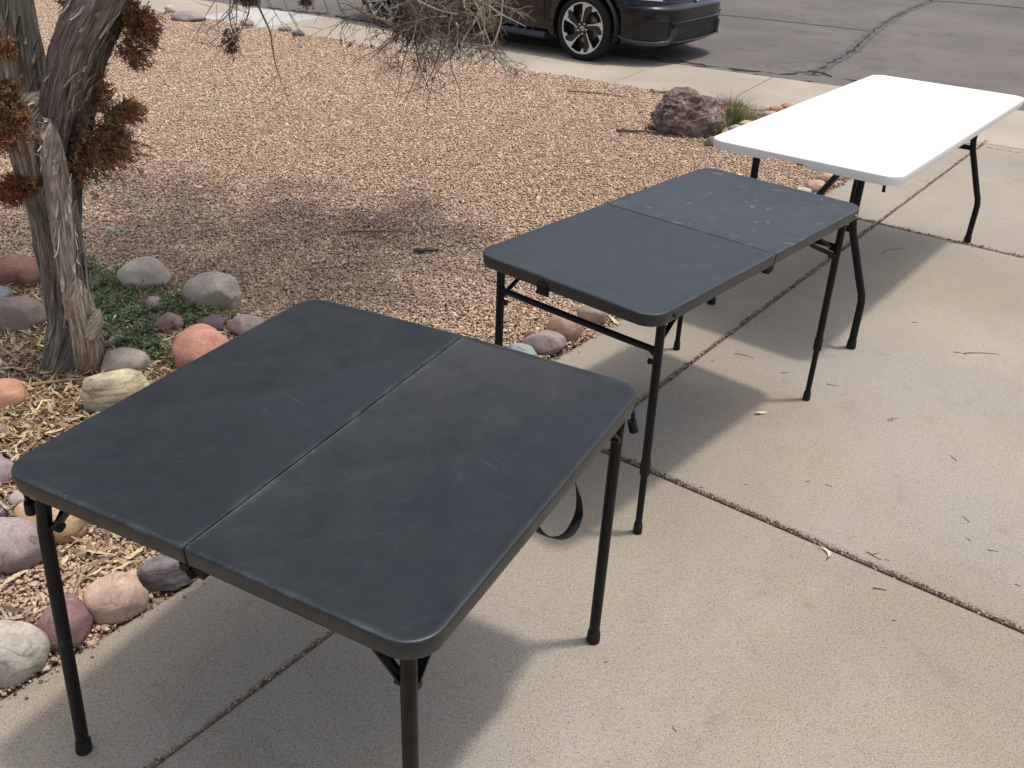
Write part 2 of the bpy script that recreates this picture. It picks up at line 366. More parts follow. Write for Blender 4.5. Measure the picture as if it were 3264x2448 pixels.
stone(182, 318, 797, 905, (0.47, 0.435, 0.31), 'cream yellow stone with dark stains beside the front table', 'banded', 0.6, yaw=24, seed=114, ang=0.3, grp=GT)
stone(236, 264, 714, 762, (0.37, 0.35, 0.32), 'small upright pale grey stone right behind the stump', 'plain', 0.7, seed=15, ang=0.5, grp=GT)
stone(-28, 16, 915, 955, (0.28, 0.22, 0.18), 'small brown stone at the left edge among dry leaves above the front table corner', 'plain', 0.9, seed=16, grp=GT)
stone(-60, 30, 985, 1062, (0.33, 0.275, 0.29), 'mauve stone mostly hidden behind the left corner of the front table', 'plain', 0.9, seed=17, grp=GD)
stone(24, 74, 1056, 1100, (0.40, 0.37, 0.33), 'small pale beige stone just under the left corner of the front table', 'plain', 0.9, seed=18, grp=GD)
stone(28, 190, 1075, 1172, (0.43, 0.315, 0.20), 'tan brown layered stone behind the left leg of the front table', 'banded', 0.65, yaw=-12, seed=119, ang=0.35, grp=GD)
stone(-40, 18, 1085, 1126, (0.19, 0.165, 0.19), 'dark purple stone at the left edge above the big flat mauve grey one', 'plain', 0.9, seed=20, grp=GD)
stone(-62, 88, 1116, 1242, (0.345, 0.29, 0.29), 'big flat mauve grey stone left of the front table leg', 'plain', 0.85, seed=21, ang=0.4, grp=GD)
stone(-60, 92, 1342, 1480, (0.48, 0.455, 0.40), 'large smooth pale grey stone in the lower left at the concrete edge', 'plain', 0.75, yaw=20, seed=22, ang=0.2, grp=GD)
stone(88, 194, 1288, 1402, (0.235, 0.145, 0.155), 'maroon mottled stone behind the left leg of the front table, at the concrete edge', 'mottled', 0.8, seed=23, ang=0.25, grp=GD)
stone(184, 316, 1246, 1346, (0.56, 0.41, 0.325), 'smooth oval peach pink stone at the concrete edge below the front table', 'plain', 0.65, yaw=22, seed=24, ang=0.1, grp=GD)
stone(305, 420, 1198, 1278, (0.215, 0.20, 0.215), 'rough grey purple stone at the concrete edge below the front table fold', 'banded', 0.6, yaw=20, seed=25, ang=0.5, grp=GD)
stone(1132, 1222, 713, 768, (0.30, 0.245, 0.245), 'grey mauve stone with a frosted top under the middle table', 'plain', 0.6, yaw=12, seed=26, ang=0.4, grp=GD)
stone(1182, 1260, 676, 740, (0.43, 0.285, 0.225), 'pink stone under the middle table, between two darker ones', 'plain', 0.75, seed=27, ang=0.2, grp=GD)
stone(1248, 1310, 655, 706, (0.37, 0.275, 0.235), 'brown mauve round stone under the middle table, farthest of that trio', 'plain', 0.85, seed=28, ang=0.2, grp=GD)
stone(1092, 1158, 743, 790, (0.30, 0.36, 0.345), 'teal grey stone peeping over the far edge of the front table', 'plain', 0.8, seed=29, ang=0.2, grp=GD)
stone(1134, 1158, 716, 734, (0.20, 0.10, 0.08), 'small dark red stone behind the frosted grey mauve stone', 'plain', 0.8, seed=30, grp=GD)
stone(1720, 1752, 404, 424, (0.50, 0.47, 0.42), 'small whitish stone at the far edge of the middle table, left of the pink one', 'plain', 0.8, seed=31, grp=GD)
stone(1738, 1786, 388, 418, (0.47, 0.33, 0.27), 'pink stone seen between the middle and white tables', 'plain', 0.7, seed=32, ang=0.2, grp=GD)
stone(1764, 1796, 375, 396, (0.36, 0.235, 0.20), 'mauve red stone behind the pink one, left of the white table brace', 'plain', 0.8, seed=33, grp=GD)
stone(1778, 1828, 370, 390, (0.52, 0.475, 0.38), 'cream stone behind the diagonal brace of the white table', 'plain', 0.7, seed=34, ang=0.2, grp=GD)
stone(1405, 1444, 187, 203, (0.40, 0.36, 0.31), 'flat tan grey stone at the sidewalk left of the boulder', 'plain', 0.8, seed=35, grp=GW)
stone(1534, 1564, 210, 226, (0.30, 0.26, 0.25), 'small grey stone touching the right back of the boulder', 'plain', 0.8, seed=36, grp=GW)
stone(1560, 1608, 209, 232, (0.345, 0.285, 0.27), 'smooth mauve grey stone on the sidewalk edge right of the boulder', 'plain', 0.7, seed=37, ang=0.1, grp=GW)
stone(1612, 1656, 226, 240, (0.36, 0.30, 0.28), 'low flat grey stone half sunk in gravel at the sidewalk edge', 'plain', 0.8, seed=38, grp=GW)
stone(1662, 1692, 228, 243, (0.45, 0.24, 0.175), 'small brick red stone left of the white table edge', 'plain', 0.8, seed=39, ang=0.2, grp=GW)
stone(1686, 1716, 224, 240, (0.42, 0.22, 0.165), 'brick red stone partly behind the far left edge of the white table', 'plain', 0.8, seed=40, ang=0.2, grp=GW)
stone(1644, 1682, 240, 256, (0.46, 0.34, 0.28), 'pale pink stone just below the brick red pair beside the white table', 'plain', 0.8, seed=41, grp=GW)
stone(1594, 1630, 260, 276, (0.47, 0.42, 0.27), 'cream yellow stone behind the long left edge of the white table', 'plain', 0.8, seed=42, grp=GW)
stone(1574, 1606, 270, 286, (0.36, 0.35, 0.34), 'pale grey stone right of the grass tuft', 'plain', 0.8, seed=43, grp=GW)
stone(1524, 1556, 296, 320, (0.20, 0.175, 0.15), 'dark brown stone at the left corner of the white table', 'plain', 0.8, seed=44, grp=GW)
stone(356, 378, 11, 31, (0.50, 0.46, 0.40), 'small pale round stone at the gravel edge near the top left', 'plain', 0.8, seed=45, grp='stones on the far edge of the gravel')
stone(367, 443, 25, 48, (0.30, 0.275, 0.26), 'long flat grey stone at the far gravel edge beside the pale patch of sidewalk', 'plain', 0.7, seed=46, grp='stones on the far edge of the gravel')
stone(518, 549, 43, 58, (0.34, 0.22, 0.225), 'small mauve stone against the pale new concrete', 'plain', 0.8, seed=47, grp='stones on the far edge of the gravel')
stone(602, 630, 57, 69, (0.25, 0.235, 0.23), 'small grey stone, left of the pair at the far gravel edge', 'plain', 0.8, seed=48, grp='stones on the far edge of the gravel')
stone(632, 658, 64, 80, (0.225, 0.225, 0.23), 'small blue grey stone, right of the pair at the far gravel edge', 'plain', 0.8, seed=49, grp='stones on the far edge of the gravel')

# boulder
def boulder():
    m = Mat('boulder_rock', 0.8, 0.3); v = m.coord()
    a = m.noise(v, 5, 7, 0.7, 1.4); b = m.noise(v, 11, 6, 0.7, 2.0); d = m.noise(v, 45, 4, 0.7); e = m.noise(v, 3.2, 4, 0.6, 0.8)
    c = m.ramp(a, [(0.32, (0.045, 0.036, 0.036)), (0.41, (0.14, 0.092, 0.080)), (0.50, (0.245, 0.165, 0.138)), (0.58, (0.38, 0.29, 0.255)), (0.70, (0.54, 0.45, 0.40))])
    c = m.mix(m.ramp(e, [(0.46, 0.0), (0.62, 0.7)]), c, m.mix(m.ramp(b, [(0.4, 0.0), (0.6, 1.0)]), (0.10, 0.10, 0.11), (0.30, 0.29, 0.30)))
    c = m.mix(m.ramp(b, [(0.56, 0.0), (0.66, 0.8)]), c, (0.50, 0.40, 0.35))
    c = m.mix(0.9, c, m.ramp(d, [(0.3, 0.55), (0.5, 1.0), (0.7, 1.4)]), 'MULTIPLY')
    m.color(c); m.bump(b, 0.8, 0.04); m.bump(d, 0.5, 0.012)
    vs, fs = ico(6); out = []
    cuts = [(Vector((-1, -.2, .1)).normalized(), .86), (Vector((-.6, -.5, .75)).normalized(), .93), (Vector((0.1, -1, .2)).normalized(), .8),
            (Vector((.8, -.5, .35)).normalized(), .82), (Vector((.5, .1, 1)).normalized(), .80), (Vector((-.2, .1, 1)).normalized(), .93), (Vector((1, .1, .1)).normalized(), .93)]
    for p0 in vs:
        p = p0 * (1 + 0.22 * mn.noise(p0 * 1.3 + Vector((3, 1, 4))))
        for n, dd in cuts:
            k = p.dot(n) - dd
            if k > 0: p = p - n * k * 0.97
        r = 1 - 0.09 * abs(mn.noise(Vector((p0.x * 2.2, p0.y * 2.2, p0.z * 4.5)) + Vector((9, 2, 2)))) * 2 + 0.05 * mn.noise(p0 * 5) + 0.05 * abs(mn.noise(Vector((p0.x * 6, p0.y * 6, p0.z * 13)))) + 0.03 * mn.noise(p0 * 17) + 0.015 * mn.noise(p0 * 34)
        notch = math.exp(-((p0.x - 0.32) ** 2) / 0.02) * max(0, p0.z) * 0.10
        p = p * (r - notch + 0.05)
        out.append((p.x * 0.255, p.y * 0.195, p.z * 0.190))
    o = mesh_obj('boulder', out, fs, m.m, smooth=True)
    o.location = (1.195, 6.69, 0.118)
    tag(o, 'large jagged maroon and grey boulder on the gravel near the sidewalk', 'boulder')
boulder()

# ------------------------------------------------------------------ setting: ground, slabs, street
A = Vector((0.6, 0.8, 0)); B = Vector((0.8, -0.6, 0))           # driveway axes: along, across
BE = -1.765                                                        # driveway edge
IN0, IN1 = Vector((-4.0, 11.27, 0)), Vector((2.03, 7.48, 0))       # inner edge of the sidewalk
OU0, OU1 = Vector((-2.34, 11.45, 0)), Vector((2.76, 8.53, 0))      # outer edge
DI = (IN1 - IN0).normalized(); DO = (OU1 - OU0).normalized()
def line_x(p, d, q, e):
    det = d.x * -e.y + e.x * d.y; r = q - p
    t = (r.x * -e.y + e.x * r.y) / det; return p + d * t
def slab(mb, poly, z=0.0, th=0.10, g=0.007, bev=0.009, galong=None):
    n = len(poly); c = sum(poly, Vector()) / n
    area = sum(poly[i].x * poly[(i + 1) % n].y - poly[(i + 1) % n].x * poly[i].y for i in range(n))
    if area < 0: poly = poly[::-1]
    def inset(k):
        res = []
        for i in range(n):
            p0, p1, p2 = poly[i - 1], poly[i], poly[(i + 1) % n]
            d1 = (p1 - p0).normalized(); d2 = (p2 - p1).normalized()
            n1 = Vector((-d1.y, d1.x, 0)); n2 = Vector((-d2.y, d2.x, 0))
            k1 = k2 = k
            if galong is not None:
                if abs(d1.dot(A)) > .9: k1 = k - g + galong
                if abs(d2.dot(A)) > .9: k2 = k - g + galong
            res.append(line_x(p1 + n1 * k1, d1, p1 + n2 * k2, d2))
        return res
    rings = [(inset(g), z - th), (inset(g), z - bev), (inset(g + bev * 0.35), z - bev * 0.3), (inset(g + bev), z)]
    vs = [Vector((p.x, p.y, zz)) for r, zz in rings for p in r]; fs = []
    for k in range(3):
        for i in range(n):
            j = (i + 1) % n; fs.append((k * n + i, k * n + j, (k + 1) * n + j, (k + 1) * n + i))
    fs.append(tuple(3 * n + i for i in range(n))); mb.add(vs, fs)
def ab(a, b): return A * a + B * b
def plane(name, pts, z, mat):
    o = mesh_obj(name, [(p[0], p[1], z) for p in pts], [tuple(range(len(pts)))], mat); tag(o, kind='structure'); return o
plane('ground', [(-900, -900), (900, -900), (900, 1200), (-900, 1200)], -0.14, M_SOIL)
# asphalt starts at the outer edge of the sidewalk
o0 = OU0 - DO * 60; o1 = OU1 + DO * 60; nn = Vector((-DO.y, DO.x, 0))
plane('street', [o0, o1, o1 + nn * 60, o0 + nn * 60], -0.010, M_ASPH)
# yard soil between driveway and sidewalk
corner = line_x(ab(0, BE), A, IN0, DI)
y0 = ab(-6, BE); y1 = IN0 - DI * 14
plane('yard', [y0 + B * 0.01, corner + B * 0.01, y1, Vector((-14, -4, 0))], -0.014, M_SOIL)
# sub-base seen in the joints
far0 = line_x(ab(0, BE), A, IN0, DI); far1 = line_x(ab(0, 5.5), A, IN0, DI)
plane('joint_bed', [ab(-6, BE) + B * 0.004, far0 + B * 0.004 + A * .2, far1 + A * .2, ab(-6, 5.5)], -0.016, M_JOINT)
cuts_a = [-6.0, 2.21, 5.07]
mb = MB()
for b0, b1 in ((BE, -1.348), (-1.348, 2.1), (2.1, 5.5)):
    for i in range(3):
        if i < 2: poly = [ab(cuts_a[i], b0), ab(cuts_a[i], b1), ab(cuts_a[i + 1], b1), ab(cuts_a[i + 1], b0)]
        else: poly = [ab(5.07, b0), ab(5.07, b1), line_x(ab(0, b1), A, IN0, DI), line_x(ab(0, b0), A, IN0, DI)]
        g = 0.0045
        slab(mb, poly, 0.0, 0.10, 0.0080, 0.011, 0.0022)
tag(mb.build('driveway', M_CONC, smooth=False), kind='structure')
# sidewalk slabs
js = [(IN0 - DI * 3.2), IN0 - DI * 2.1, IN0 - DI * 1.05]
jp = []
t = (un(1633 / S, 209 / S) - IN0).dot(DI)
k0 = t - 1.065 * 9
mbw = MB(); mbp = MB(); W_IN = []
for k in range(0, 26):
    p = IN0 + DI * (k0 + 1.065 * k); W_IN.append(p)
def outer(p):                                               # joint runs square to the inner edge
    nrm = Vector((-DI.y, DI.x, 0)); nrm = (nrm + DI * -0.04).normalized()
    return line_x(p, nrm, OU0, DO)
patch_lo, patch_hi = un(395, 42), un(561, 55)
for k in range(25):
    p, q = W_IN[k], W_IN[k + 1]
    if (p - IN0).dot(DI) > (corner - IN0).dot(DI) - 1.5: q = IN0 + DI * 16
    mid = ((p + q) / 2 - IN0).dot(DI)
    tgt = mbp if (patch_lo - IN0).dot(DI) - 0.3 < mid < (patch_hi - IN0).dot(DI) else mbw
    slab(tgt, [p, q, outer(q), outer(p)], 0.0, 0.10, 0.004, 0.007)
    if (q - p).length > 2: break
tag(mbw.build('sidewalk', M_WALK, smooth=False), kind='structure')
tag(mbp.build('sidewalk_patch', M_PATCH, smooth=False), kind='structure')
plane('sidewalk_bed', [IN0 - DI * 12, IN0 + DI * 20, OU1 + DO * 16 - nn * .01, OU0 - DO * 14 - nn * .01], -0.0175, M_JOINT)

# seams and cracks in the asphalt
def strip(name, pts, wd, mat, z, jit=0.25, kind='structure', sub=8):
    P = [un(x, y) for x, y in pts]; Q = []
    for i in range(len(P) - 1):
        for k in range(sub): Q.append(P[i].lerp(P[i + 1], k / sub))
    Q.append(P[-1]); vs = []; fs = []
    for i, p in enumerate(Q):
        t = (Q[min(i + 1, len(Q) - 1)] - Q[max(i - 1, 0)]).normalized(); s_ = Vector((-t.y, t.x, 0))
        c_ = p + s_ * wd * jit * mn.noise(p * 9) * 1.5
        wl = wd * (0.5 + jit * mn.noise(p * 5 + Vector((4, 0, 0)))); wr = wd * (0.5 + jit * mn.noise(p * 5 + Vector((0, 7, 0))))
        vs += [(c_.x + s_.x * wl, c_.y + s_.y * wl, z), (c_.x - s_.x * wr, c_.y - s_.y * wr, z)]
    for i in range(len(Q) - 1): fs.append((2 * i, 2 * i + 1, 2 * i + 3, 2 * i + 2))
    return tag(mesh_obj(name, vs, fs, mat), kind=kind)
SEAM = [(1752, 160), (1800, 130), (1837, 111), (1865, 85), (1889, 65), (1931, 36), (1980, 13), (2013, 0), (2060, -20)]
strip('tar_seam', SEAM, 0.14, M_TAR, -0.006, 0.22)
strip('street_crack', SEAM, 0.016, M_CRACK, -0.002, 2.2, sub=14)
strip('tar_seam', [(1480, 20), (1543, 29), (1674, 42), (1780, 54), (1876, 65)], 0.05, M_TAR, -0.005, 0.3)
strip('tar_seam', [(2000, 0), (2060, 3), (2140, 9), (2212, 16), (2300, 24)], 0.06, M_TAR, -0.004, 0.3)
strip('street_crack', [(1400, 122), (1491, 134), (1589, 149), (1640, 152), (1703, 158), (1757, 152)], 0.030, M_CRACK, -0.0055, 1.8, sub=14)
strip('street_crack', [(1400, 132), (1500, 145), (1600, 157), (1687, 169), (1760, 180), (1830, 190), (2000, 214), (2192, 241), (2300, 256)], 0.055, M_CRACK, -0.0050, 1.4, sub=16)
strip('street_crack', [(1757, 153), (1790, 160), (1806, 169), (1850, 173), (1900, 178)], 0.026, M_CRACK, -0.0045, 1.6, sub=14)
strip('street_crack', [(560, 12), (640, 22), (700, 29), (760, 41), (840, 52), (930, 62)], 0.05, M_CRACK, -0.0050, 1.4, sub=16)

# ------------------------------------------------------------------ gravel chips (stuff)
def in_view(x, y, m=0.95):
    X = np.stack([x, y, np.full_like(x, -HCAM)], -1)
    z = X @ FWD; px = (X @ RT) / z * F_PX / S; py = -(X @ UP) / z * F_PX / S
    mm = m * F_PX / S / np.maximum(z, 0.3)
    return (z > 0.3) & (np.abs(px) < 1106 + mm) & (np.abs(py) < 830 + mm)
def chips(x, y, size, z0, pal, pw, flat=0.55, tilt=0.45, val=0.16):
    n = len(x)
    cube = np.array([[-1, -1, -1], [1, -1, -1], [1, 1, -1], [-1, 1, -1], [-1, -1, 1], [1, -1, 1], [1, 1, 1], [-1, 1, 1]], float) * 0.5
    q = np.array([[0, 3, 2, 1], [4, 5, 6, 7], [0, 1, 5, 4], [1, 2, 6, 5], [2, 3, 7, 6], [3, 0, 4, 7]])
    V = np.repeat(cube[None], n, 0) + rng.normal(0, 0.13, (n, 8, 3))
    V[:, 4:, :2] *= rng.uniform(0.45, 0.95, (n, 1, 2))
    sx = size * rng.uniform(0.8, 1.5, n); sy = size * rng.uniform(0.6, 1.05, n); sz = size * flat * rng.uniform(0.6, 1.3, n)
    V *= np.stack([sx, sy, sz], -1)[:, None]
    tx = rng.normal(0, tilt, n); ty = rng.normal(0, tilt, n); a = rng.uniform(0, 2 * PI, n)
    c, s = np.cos(tx)[:, None], np.sin(tx)[:, None]; V[..., 1], V[..., 2] = c * V[..., 1] - s * V[..., 2], s * V[..., 1] + c * V[..., 2]
    c, s = np.cos(ty)[:, None], np.sin(ty)[:, None]; V[..., 0], V[..., 2] = c * V[..., 0] + s * V[..., 2], -s * V[..., 0] + c * V[..., 2]
    c, s = np.cos(a)[:, None], np.sin(a)[:, None]; V[..., 0], V[..., 1] = c * V[..., 0] - s * V[..., 1], s * V[..., 0] + c * V[..., 1]
    V += np.stack([x, y, z0 + rng.uniform(0, 0.011, n)], -1)[:, None]
    Q = (q[None] + 8 * np.arange(n)[:, None, None]).reshape(-1, 4)
    col = pal[rng.choice(len(pal), n, p=pw)] * (1 + rng.normal(0, val, (n, 1))); col = np.clip(col, 0.01, 0.9)
    cols = np.concatenate([np.repeat(col, 8, 0), np.ones((n * 8, 1))], 1)
    return V.reshape(-1, 3), Q, cols
PAL = np.array([[.50, .375, .28], [.57, .455, .35], [.42, .305, .22], [.32, .22, .155], [.40, .34, .275], [.64, .55, .44], [.46, .315, .235], [.15, .108, .08]])
PAL = PAL * np.array([1.0, .965, .94])
PW = np.array([.32, .20, .17, .08, .08, .05, .08, .02])
def gravel_points():
    xs = []; ys = []; ss = []
    for (ya, yb, sp, sz) in ((0.7, 4.2, 0.0090, 0.0094), (4.2, 7.0, 0.0104, 0.0098), (7.0, 13.0, 0.0128, 0.0120)):
        gx, gy = np.meshgrid(np.arange(-7.5, 3.2, sp), np.arange(ya, yb, sp)); gx = gx.ravel(); gy = gy.ravel()
        gx = gx + rng.uniform(-.5, .5, len(gx)) * sp; gy = gy + rng.uniform(-.5, .5, len(gy)) * sp
        b = gx * B.x + gy * B.y; wob = 0.012 * np.sin(gx * 9 + gy * 7) + 0.01 * np.sin(gx * 23 - gy * 17)
        nI = Vector((-DI.y, DI.x)); dI = (gx - IN0.x) * nI.x + (gy - IN0.y) * nI.y
        k = (b < BE - 0.012 + wob + rng.normal(0, .006, len(gx))) & (dI < 0.0 + wob + rng.normal(0, .012, len(gx))) & in_view(gx, gy)
        gx, gy = gx[k], gy[k]; xs.append(gx); ys.append(gy); ss.append(sz * np.exp(rng.normal(0, 0.28, len(gx))))
    return np.concatenate(xs), np.concatenate(ys), np.concatenate(ss)
gx, gy, gs = gravel_points()
V, Q, cols = chips(gx, gy, gs, -0.006, PAL, PW, 0.5, 0.28, 0.12); print('CHIPS', len(gx))
tag(quads_obj('gravel', V, Q, M_GRAVEL, cols), 'pinkish tan crushed gravel covering the front yard', 'gravel', kind='stuff')
# a scatter of lost chips and grit on the concrete edge and in the joints
def line_debris(p, q, n, spread, size, pal, zoff=-0.012):
    t = rng.uniform(0, 1, n); off = rng.normal(0, spread, n)
    d = (q - p).normalized(); s_ = Vector((-d.y, d.x, 0))
    return (p.x + (q.x - p.x) * t + s_.x * off, p.y + (q.y - p.y) * t + s_.y * off, np.abs(rng.normal(size, size * .4, n)) + .0008)
PALJ = np.array([[.34, .26, .19], [.50, .42, .32], [.22, .16, .11], [.10, .075, .05], [.42, .30, .22]]); PWJ = np.array([.3, .2, .22, .18, .1])
X = []; Y = []; Z = []
for p, q, n, sp_, sz in ((ab(-.2, -1.348), ab(2.2, -1.348), 1100, .0022, .0026), (ab(2.2, -1.348), ab(5.05, -1.348), 2600, .0045, .0034), (ab(5.07, -1.348), ab(7.4, -1.348), 1000, .004, .0034),
                     (ab(2.21, -1.3), ab(2.21, 1.5), 1300, .0055, .0032), (ab(5.07, -1.76), ab(5.07, 0.6), 1500, .009, .0036), (ab(-.5, BE), ab(7, BE), 1500, .018, .0045), (ab(7.2, -1.5), ab(7.3, 1), 300, .006, .004)):
    a, b, c = line_debris(p, q, n, sp_, sz, PALJ); X.append(a); Y.append(b); Z.append(c)
X, Y, Z = np.concatenate(X), np.concatenate(Y), np.concatenate(Z)
V, Q, cols = chips(X, Y, Z, -0.004, PALJ, PWJ, 0.6, 0.5)
tag(quads_obj('joint_debris', V, Q, M_GRAVEL, cols), 'dirt crumbs and grit lying in the joints of the driveway', 'grit', kind='stuff')

# ------------------------------------------------------------------ leaves
def leaf_grid(L, wd, curl, bend, tw, nseg=5):
    vs = []; fs = []
    for i in range(nseg + 1):
        t = i / nseg; ww = wd * 0.5 * (math.sin(PI * min(1, t * 0.96 + 0.04)) ** 0.75 + 0.03)
        x = (t - 0.5) * L; sid = bend * L * (t - 0.5) ** 2 * 2; zz = curl * L * ((t - 0.5) ** 2) * 2
        for s_ in (-1, 0, 1):
            yy = s_ * ww; z = zz + (0.28 * ww if s_ else 0) + tw * (t - .5) * yy * 3
            vs.append((x, yy + sid, z))
        if i:
            a = (i - 1) * 3; fs += [(a, a + 1, a + 4, a + 3), (a + 1, a + 2, a + 5, a + 4)]
    return np.array(vs), np.array(fs)
LEAFV = [leaf_grid(1, rnd.uniform(.09, .18), rnd.uniform(-.25, .5), rnd.uniform(-.5, .5), rnd.uniform(-1, 1)) for _ in range(14)]
def leaf_cloud(P, L, tilt, pal, lift=0.0):
    n = len(P); Vs = []; Qs = []; Cs = []; o = 0
    ty = rng.integers(0, len(LEAFV), n)
    yaw = rng.uniform(0, 2 * PI, n); tx = rng.normal(0, tilt, n); tz = rng.normal(0, tilt, n); roll = rng.choice([0, PI], n, p=[.7, .3])
    ci = rng.integers(0, len(pal), n)
    for i in range(n):
        v, f = LEAFV[ty[i]]; R = (Matrix.Rotation(yaw[i], 3, 'Z') @ Matrix.Rotation(tx[i], 3, 'Y') @ Matrix.Rotation(tz[i] + roll[i] * 0, 3, 'X'))
        W_ = (v * L[i]) @ np.array(R).T + P[i]; Vs.append(W_); Qs.append(f + o); o += len(v)
        c = pal[ci[i]] * (1 + rng.normal(0, .14)); Cs.append(np.tile(np.append(np.clip(c, .01, .9), 1), (len(v), 1)))
    return np.concatenate(Vs), np.concatenate(Qs), np.concatenate(Cs)
LPAL = np.array([[.38, .275, .155], [.45, .36, .23], [.56, .47, .32], [.29, .19, .105], [.20, .13, .075], [.40, .33, .24], [.24, .16, .09], [.16, .11, .07]])
def litter():
    P = []; L = []
    def put(cx, cy, rx, ry, n, l0, l1, zmax):          # ellipse in the photo's plan of the ground
        k = 0
        while k < n:
            a, b = rnd.gauss(0, .5), rnd.gauss(0, .5)
            if a * a + b * b > 1.3: continue
            g = un(cx + a * rx, cy + b * ry)
            if g.x * B.x + g.y * B.y > BE - .02: k += 1; continue
            P.append((g.x, g.y, rnd.uniform(.010, zmax))); L.append(rnd.uniform(l0, l1)); k += 1
    put(60, 940, 200, 160, 1500, .035, .085, .035)
    put(110, 790, 210, 110, 1300, .03, .075, .030)
    put(60, 650, 160, 60, 300, .03, .07, .025)
    put(330, 720, 190, 110, 700, .025, .06, .025)
    put(420, 780, 130, 70, 420, .03, .07, .03)
    put(20, 1060, 150, 60, 350, .03, .085, .03)
    put(180, 1200, 260, 110, 90, .03, .09, .025)
    put(60, 1350, 200, 70, 60, .03, .08, .02)
    put(560, 620, 420, 110, 330, .012, .045, .018)
    put(800, 700, 300, 110, 230, .012, .045, .018)
    put(1120, 730, 120, 40, 90, .02, .06, .02)
    put(1300, 720, 60, 30, 40, .02, .05, .02)
    put(700, 430, 800, 200, 260, .012, .035, .016)
    put(1540, 310, 70, 22, 120, .02, .06, .02)
    put(900, 250, 900, 160, 160, .015, .05, .016)
    return np.array(P), np.array(L)
P, L = litter()
V, Q, cols = leaf_cloud(P, L, 0.30, LPAL)
tag(quads_obj('leaf_litter', V, Q, M_LEAF, cols, smooth=True), 'drift of dry straw coloured leaves on the gravel around the tree', 'leaf litter', kind='stuff')
# fine brown needle litter under the tree
def needles():
    n = 9000; P = np.zeros((n, 2))
    for i in range(n):
        r_ = rnd.random()
        g = un(rnd.gauss(130, 150), rnd.gauss(800, 110)) if r_ < .5 else un(rnd.gauss(520, 300), rnd.gauss(600, 80))
        P[i] = (g.x, g.y)
    k = P[:, 0] * B.x + P[:, 1] * B.y < BE - .02; P = P[k]; n = len(P)
    a = rng.uniform(0, 2 * PI, n); l = rng.uniform(.008, .032, n); wd = rng.uniform(.0006, .0016, n); z = rng.uniform(.008, .022, n)
    dx, dy = np.cos(a), np.sin(a); tl = rng.normal(0, .2, n) * l
    def pt(s, t, zz): return np.stack([P[:, 0] + dx * l * s - dy * wd * t, P[:, 1] + dy * l * s + dx * wd * t, zz], -1)
    V = np.stack([pt(-.5, -1, z - tl), pt(-.5, 1, z - tl), pt(.5, 1, z + tl), pt(.5, -1, z + tl)], 1).reshape(-1, 3)
    Q = np.arange(4 * n).reshape(-1, 4); pal = np.array([[.20, .12, .07], [.32, .22, .13], [.13, .085, .055], [.40, .31, .21]])
    c = np.repeat(pal[rng.integers(0, 4, n)], 4, 0); return V, Q, np.concatenate([c, np.ones((len(c), 1))], 1)
V, Q, cols = needles()
tag(quads_obj('needle_litter', V, Q, M_LEAF, cols), 'fine brown needles and twig bits scattered under the tree', 'needles', kind='stuff')

def single_leaf(x, y, L, wd, yaw, bend, curl, col, label):
    v, f = leaf_grid(L, wd * 1.0, curl, bend, 0.4, 8)
    c = np.tile(np.array([*col, 1.0]), (len(v), 1))
    o = quads_obj('dry_leaf', v, f, M_LEAF, c, smooth=True)
    g = un(x, y); o.location = (g.x, g.y, 0.004 + max(0, -curl) * L * .5); o.rotation_euler = (0, 0, yaw)
    tag(o, label, 'leaf', 'dry leaves lying on the driveway')
single_leaf(1790, 1196, 0.062, 0.011, math.radians(100), 0.75, 0.35, (.58, .49, .36), 'curved straw coloured leaf lying across the wide joint at right')
single_leaf(1642, 894, 0.045, 0.014, 0.2, -0.3, 0.3, (.62, .52, .38), 'torn pale leaf on the driveway beyond the shadow of the middle table')
single_leaf(1326, 694, 0.11, 0.016, math.radians(112), 0.1, 0.15, (.58, .50, .33), 'long flat straw leaf beside the brown mauve stone under the middle table')
single_leaf(1222, 735, 0.07, 0.018, math.radians(50), 0.5, 0.3, (.56, .46, .33), 'curled straw leaf at the right end of the frosted grey mauve stone')
single_leaf(270, 1211, 0.12, 0.016, math.radians(38), 0.2, 0.2, (.55, .48, .30), 'long yellowish leaf on the gravel left of the rough grey purple stone')
single_leaf(118, 1230, 0.10, 0.017, math.radians(42), 0.4, 0.2, (.58, .51, .33), 'yellowish curled leaf on the gravel behind the left leg of the front table')
single_leaf(428, 405, 0.075, 0.026, math.radians(-28), 0.15, 0.1, (.70, .60, .44), 'pale oval leaf lying alone on the shaded gravel right of the trunk')

def twig(x, y, L, r, yaw, bow, label, col=(.15, .10, .07), fork=False, grp='twigs scattered on the driveway', z=None, kink=0.0):
    mb = MB(); n = 7
    pts = [Vector(((i / n - .5) * L, bow * L * math.sin(PI * i / n) + kink * L * mn.noise(Vector((i * .8, x, y))), r * 0.9 + .25 * r * math.sin(i * 2.1))) for i in range(n + 1)]
    r = r * (.8 if r < .003 else 1)
    mb.tube(pts, [r * (1.1 - .55 * i / n) for i in range(n + 1)], 7)
    if fork: mb.tube([pts[2], pts[2] + Vector((L * .25, L * .42, .002))], [r * .8, r * .5], 7)
    nv = len(mb.v); o = mb.build('twig', None)
    a = o.data.color_attributes.new('Col', 'FLOAT_COLOR', 'POINT'); a.data.foreach_set('color', np.tile(np.array([*col, 1.0], dtype=np.float32), nv))
    o.data.materials.append(M_BARK2)
    g = un(x, y); o.location = (g.x, g.y, z if z is not None else 0.0005); o.rotation_euler = (0, 0, yaw)
    return tag(o, label, 'twig', grp)
d = math.radians
twig(1931, 907, .055, .0012, d(28), .12, 'thin bent reddish twig on sunlit concrete above the leaf at the wide joint', (.16, .09, .06), kink=.3)
twig(2060, 989, .038, .0013, d(100), .1, 'short dark twig lying upright in the photo near the right edge')
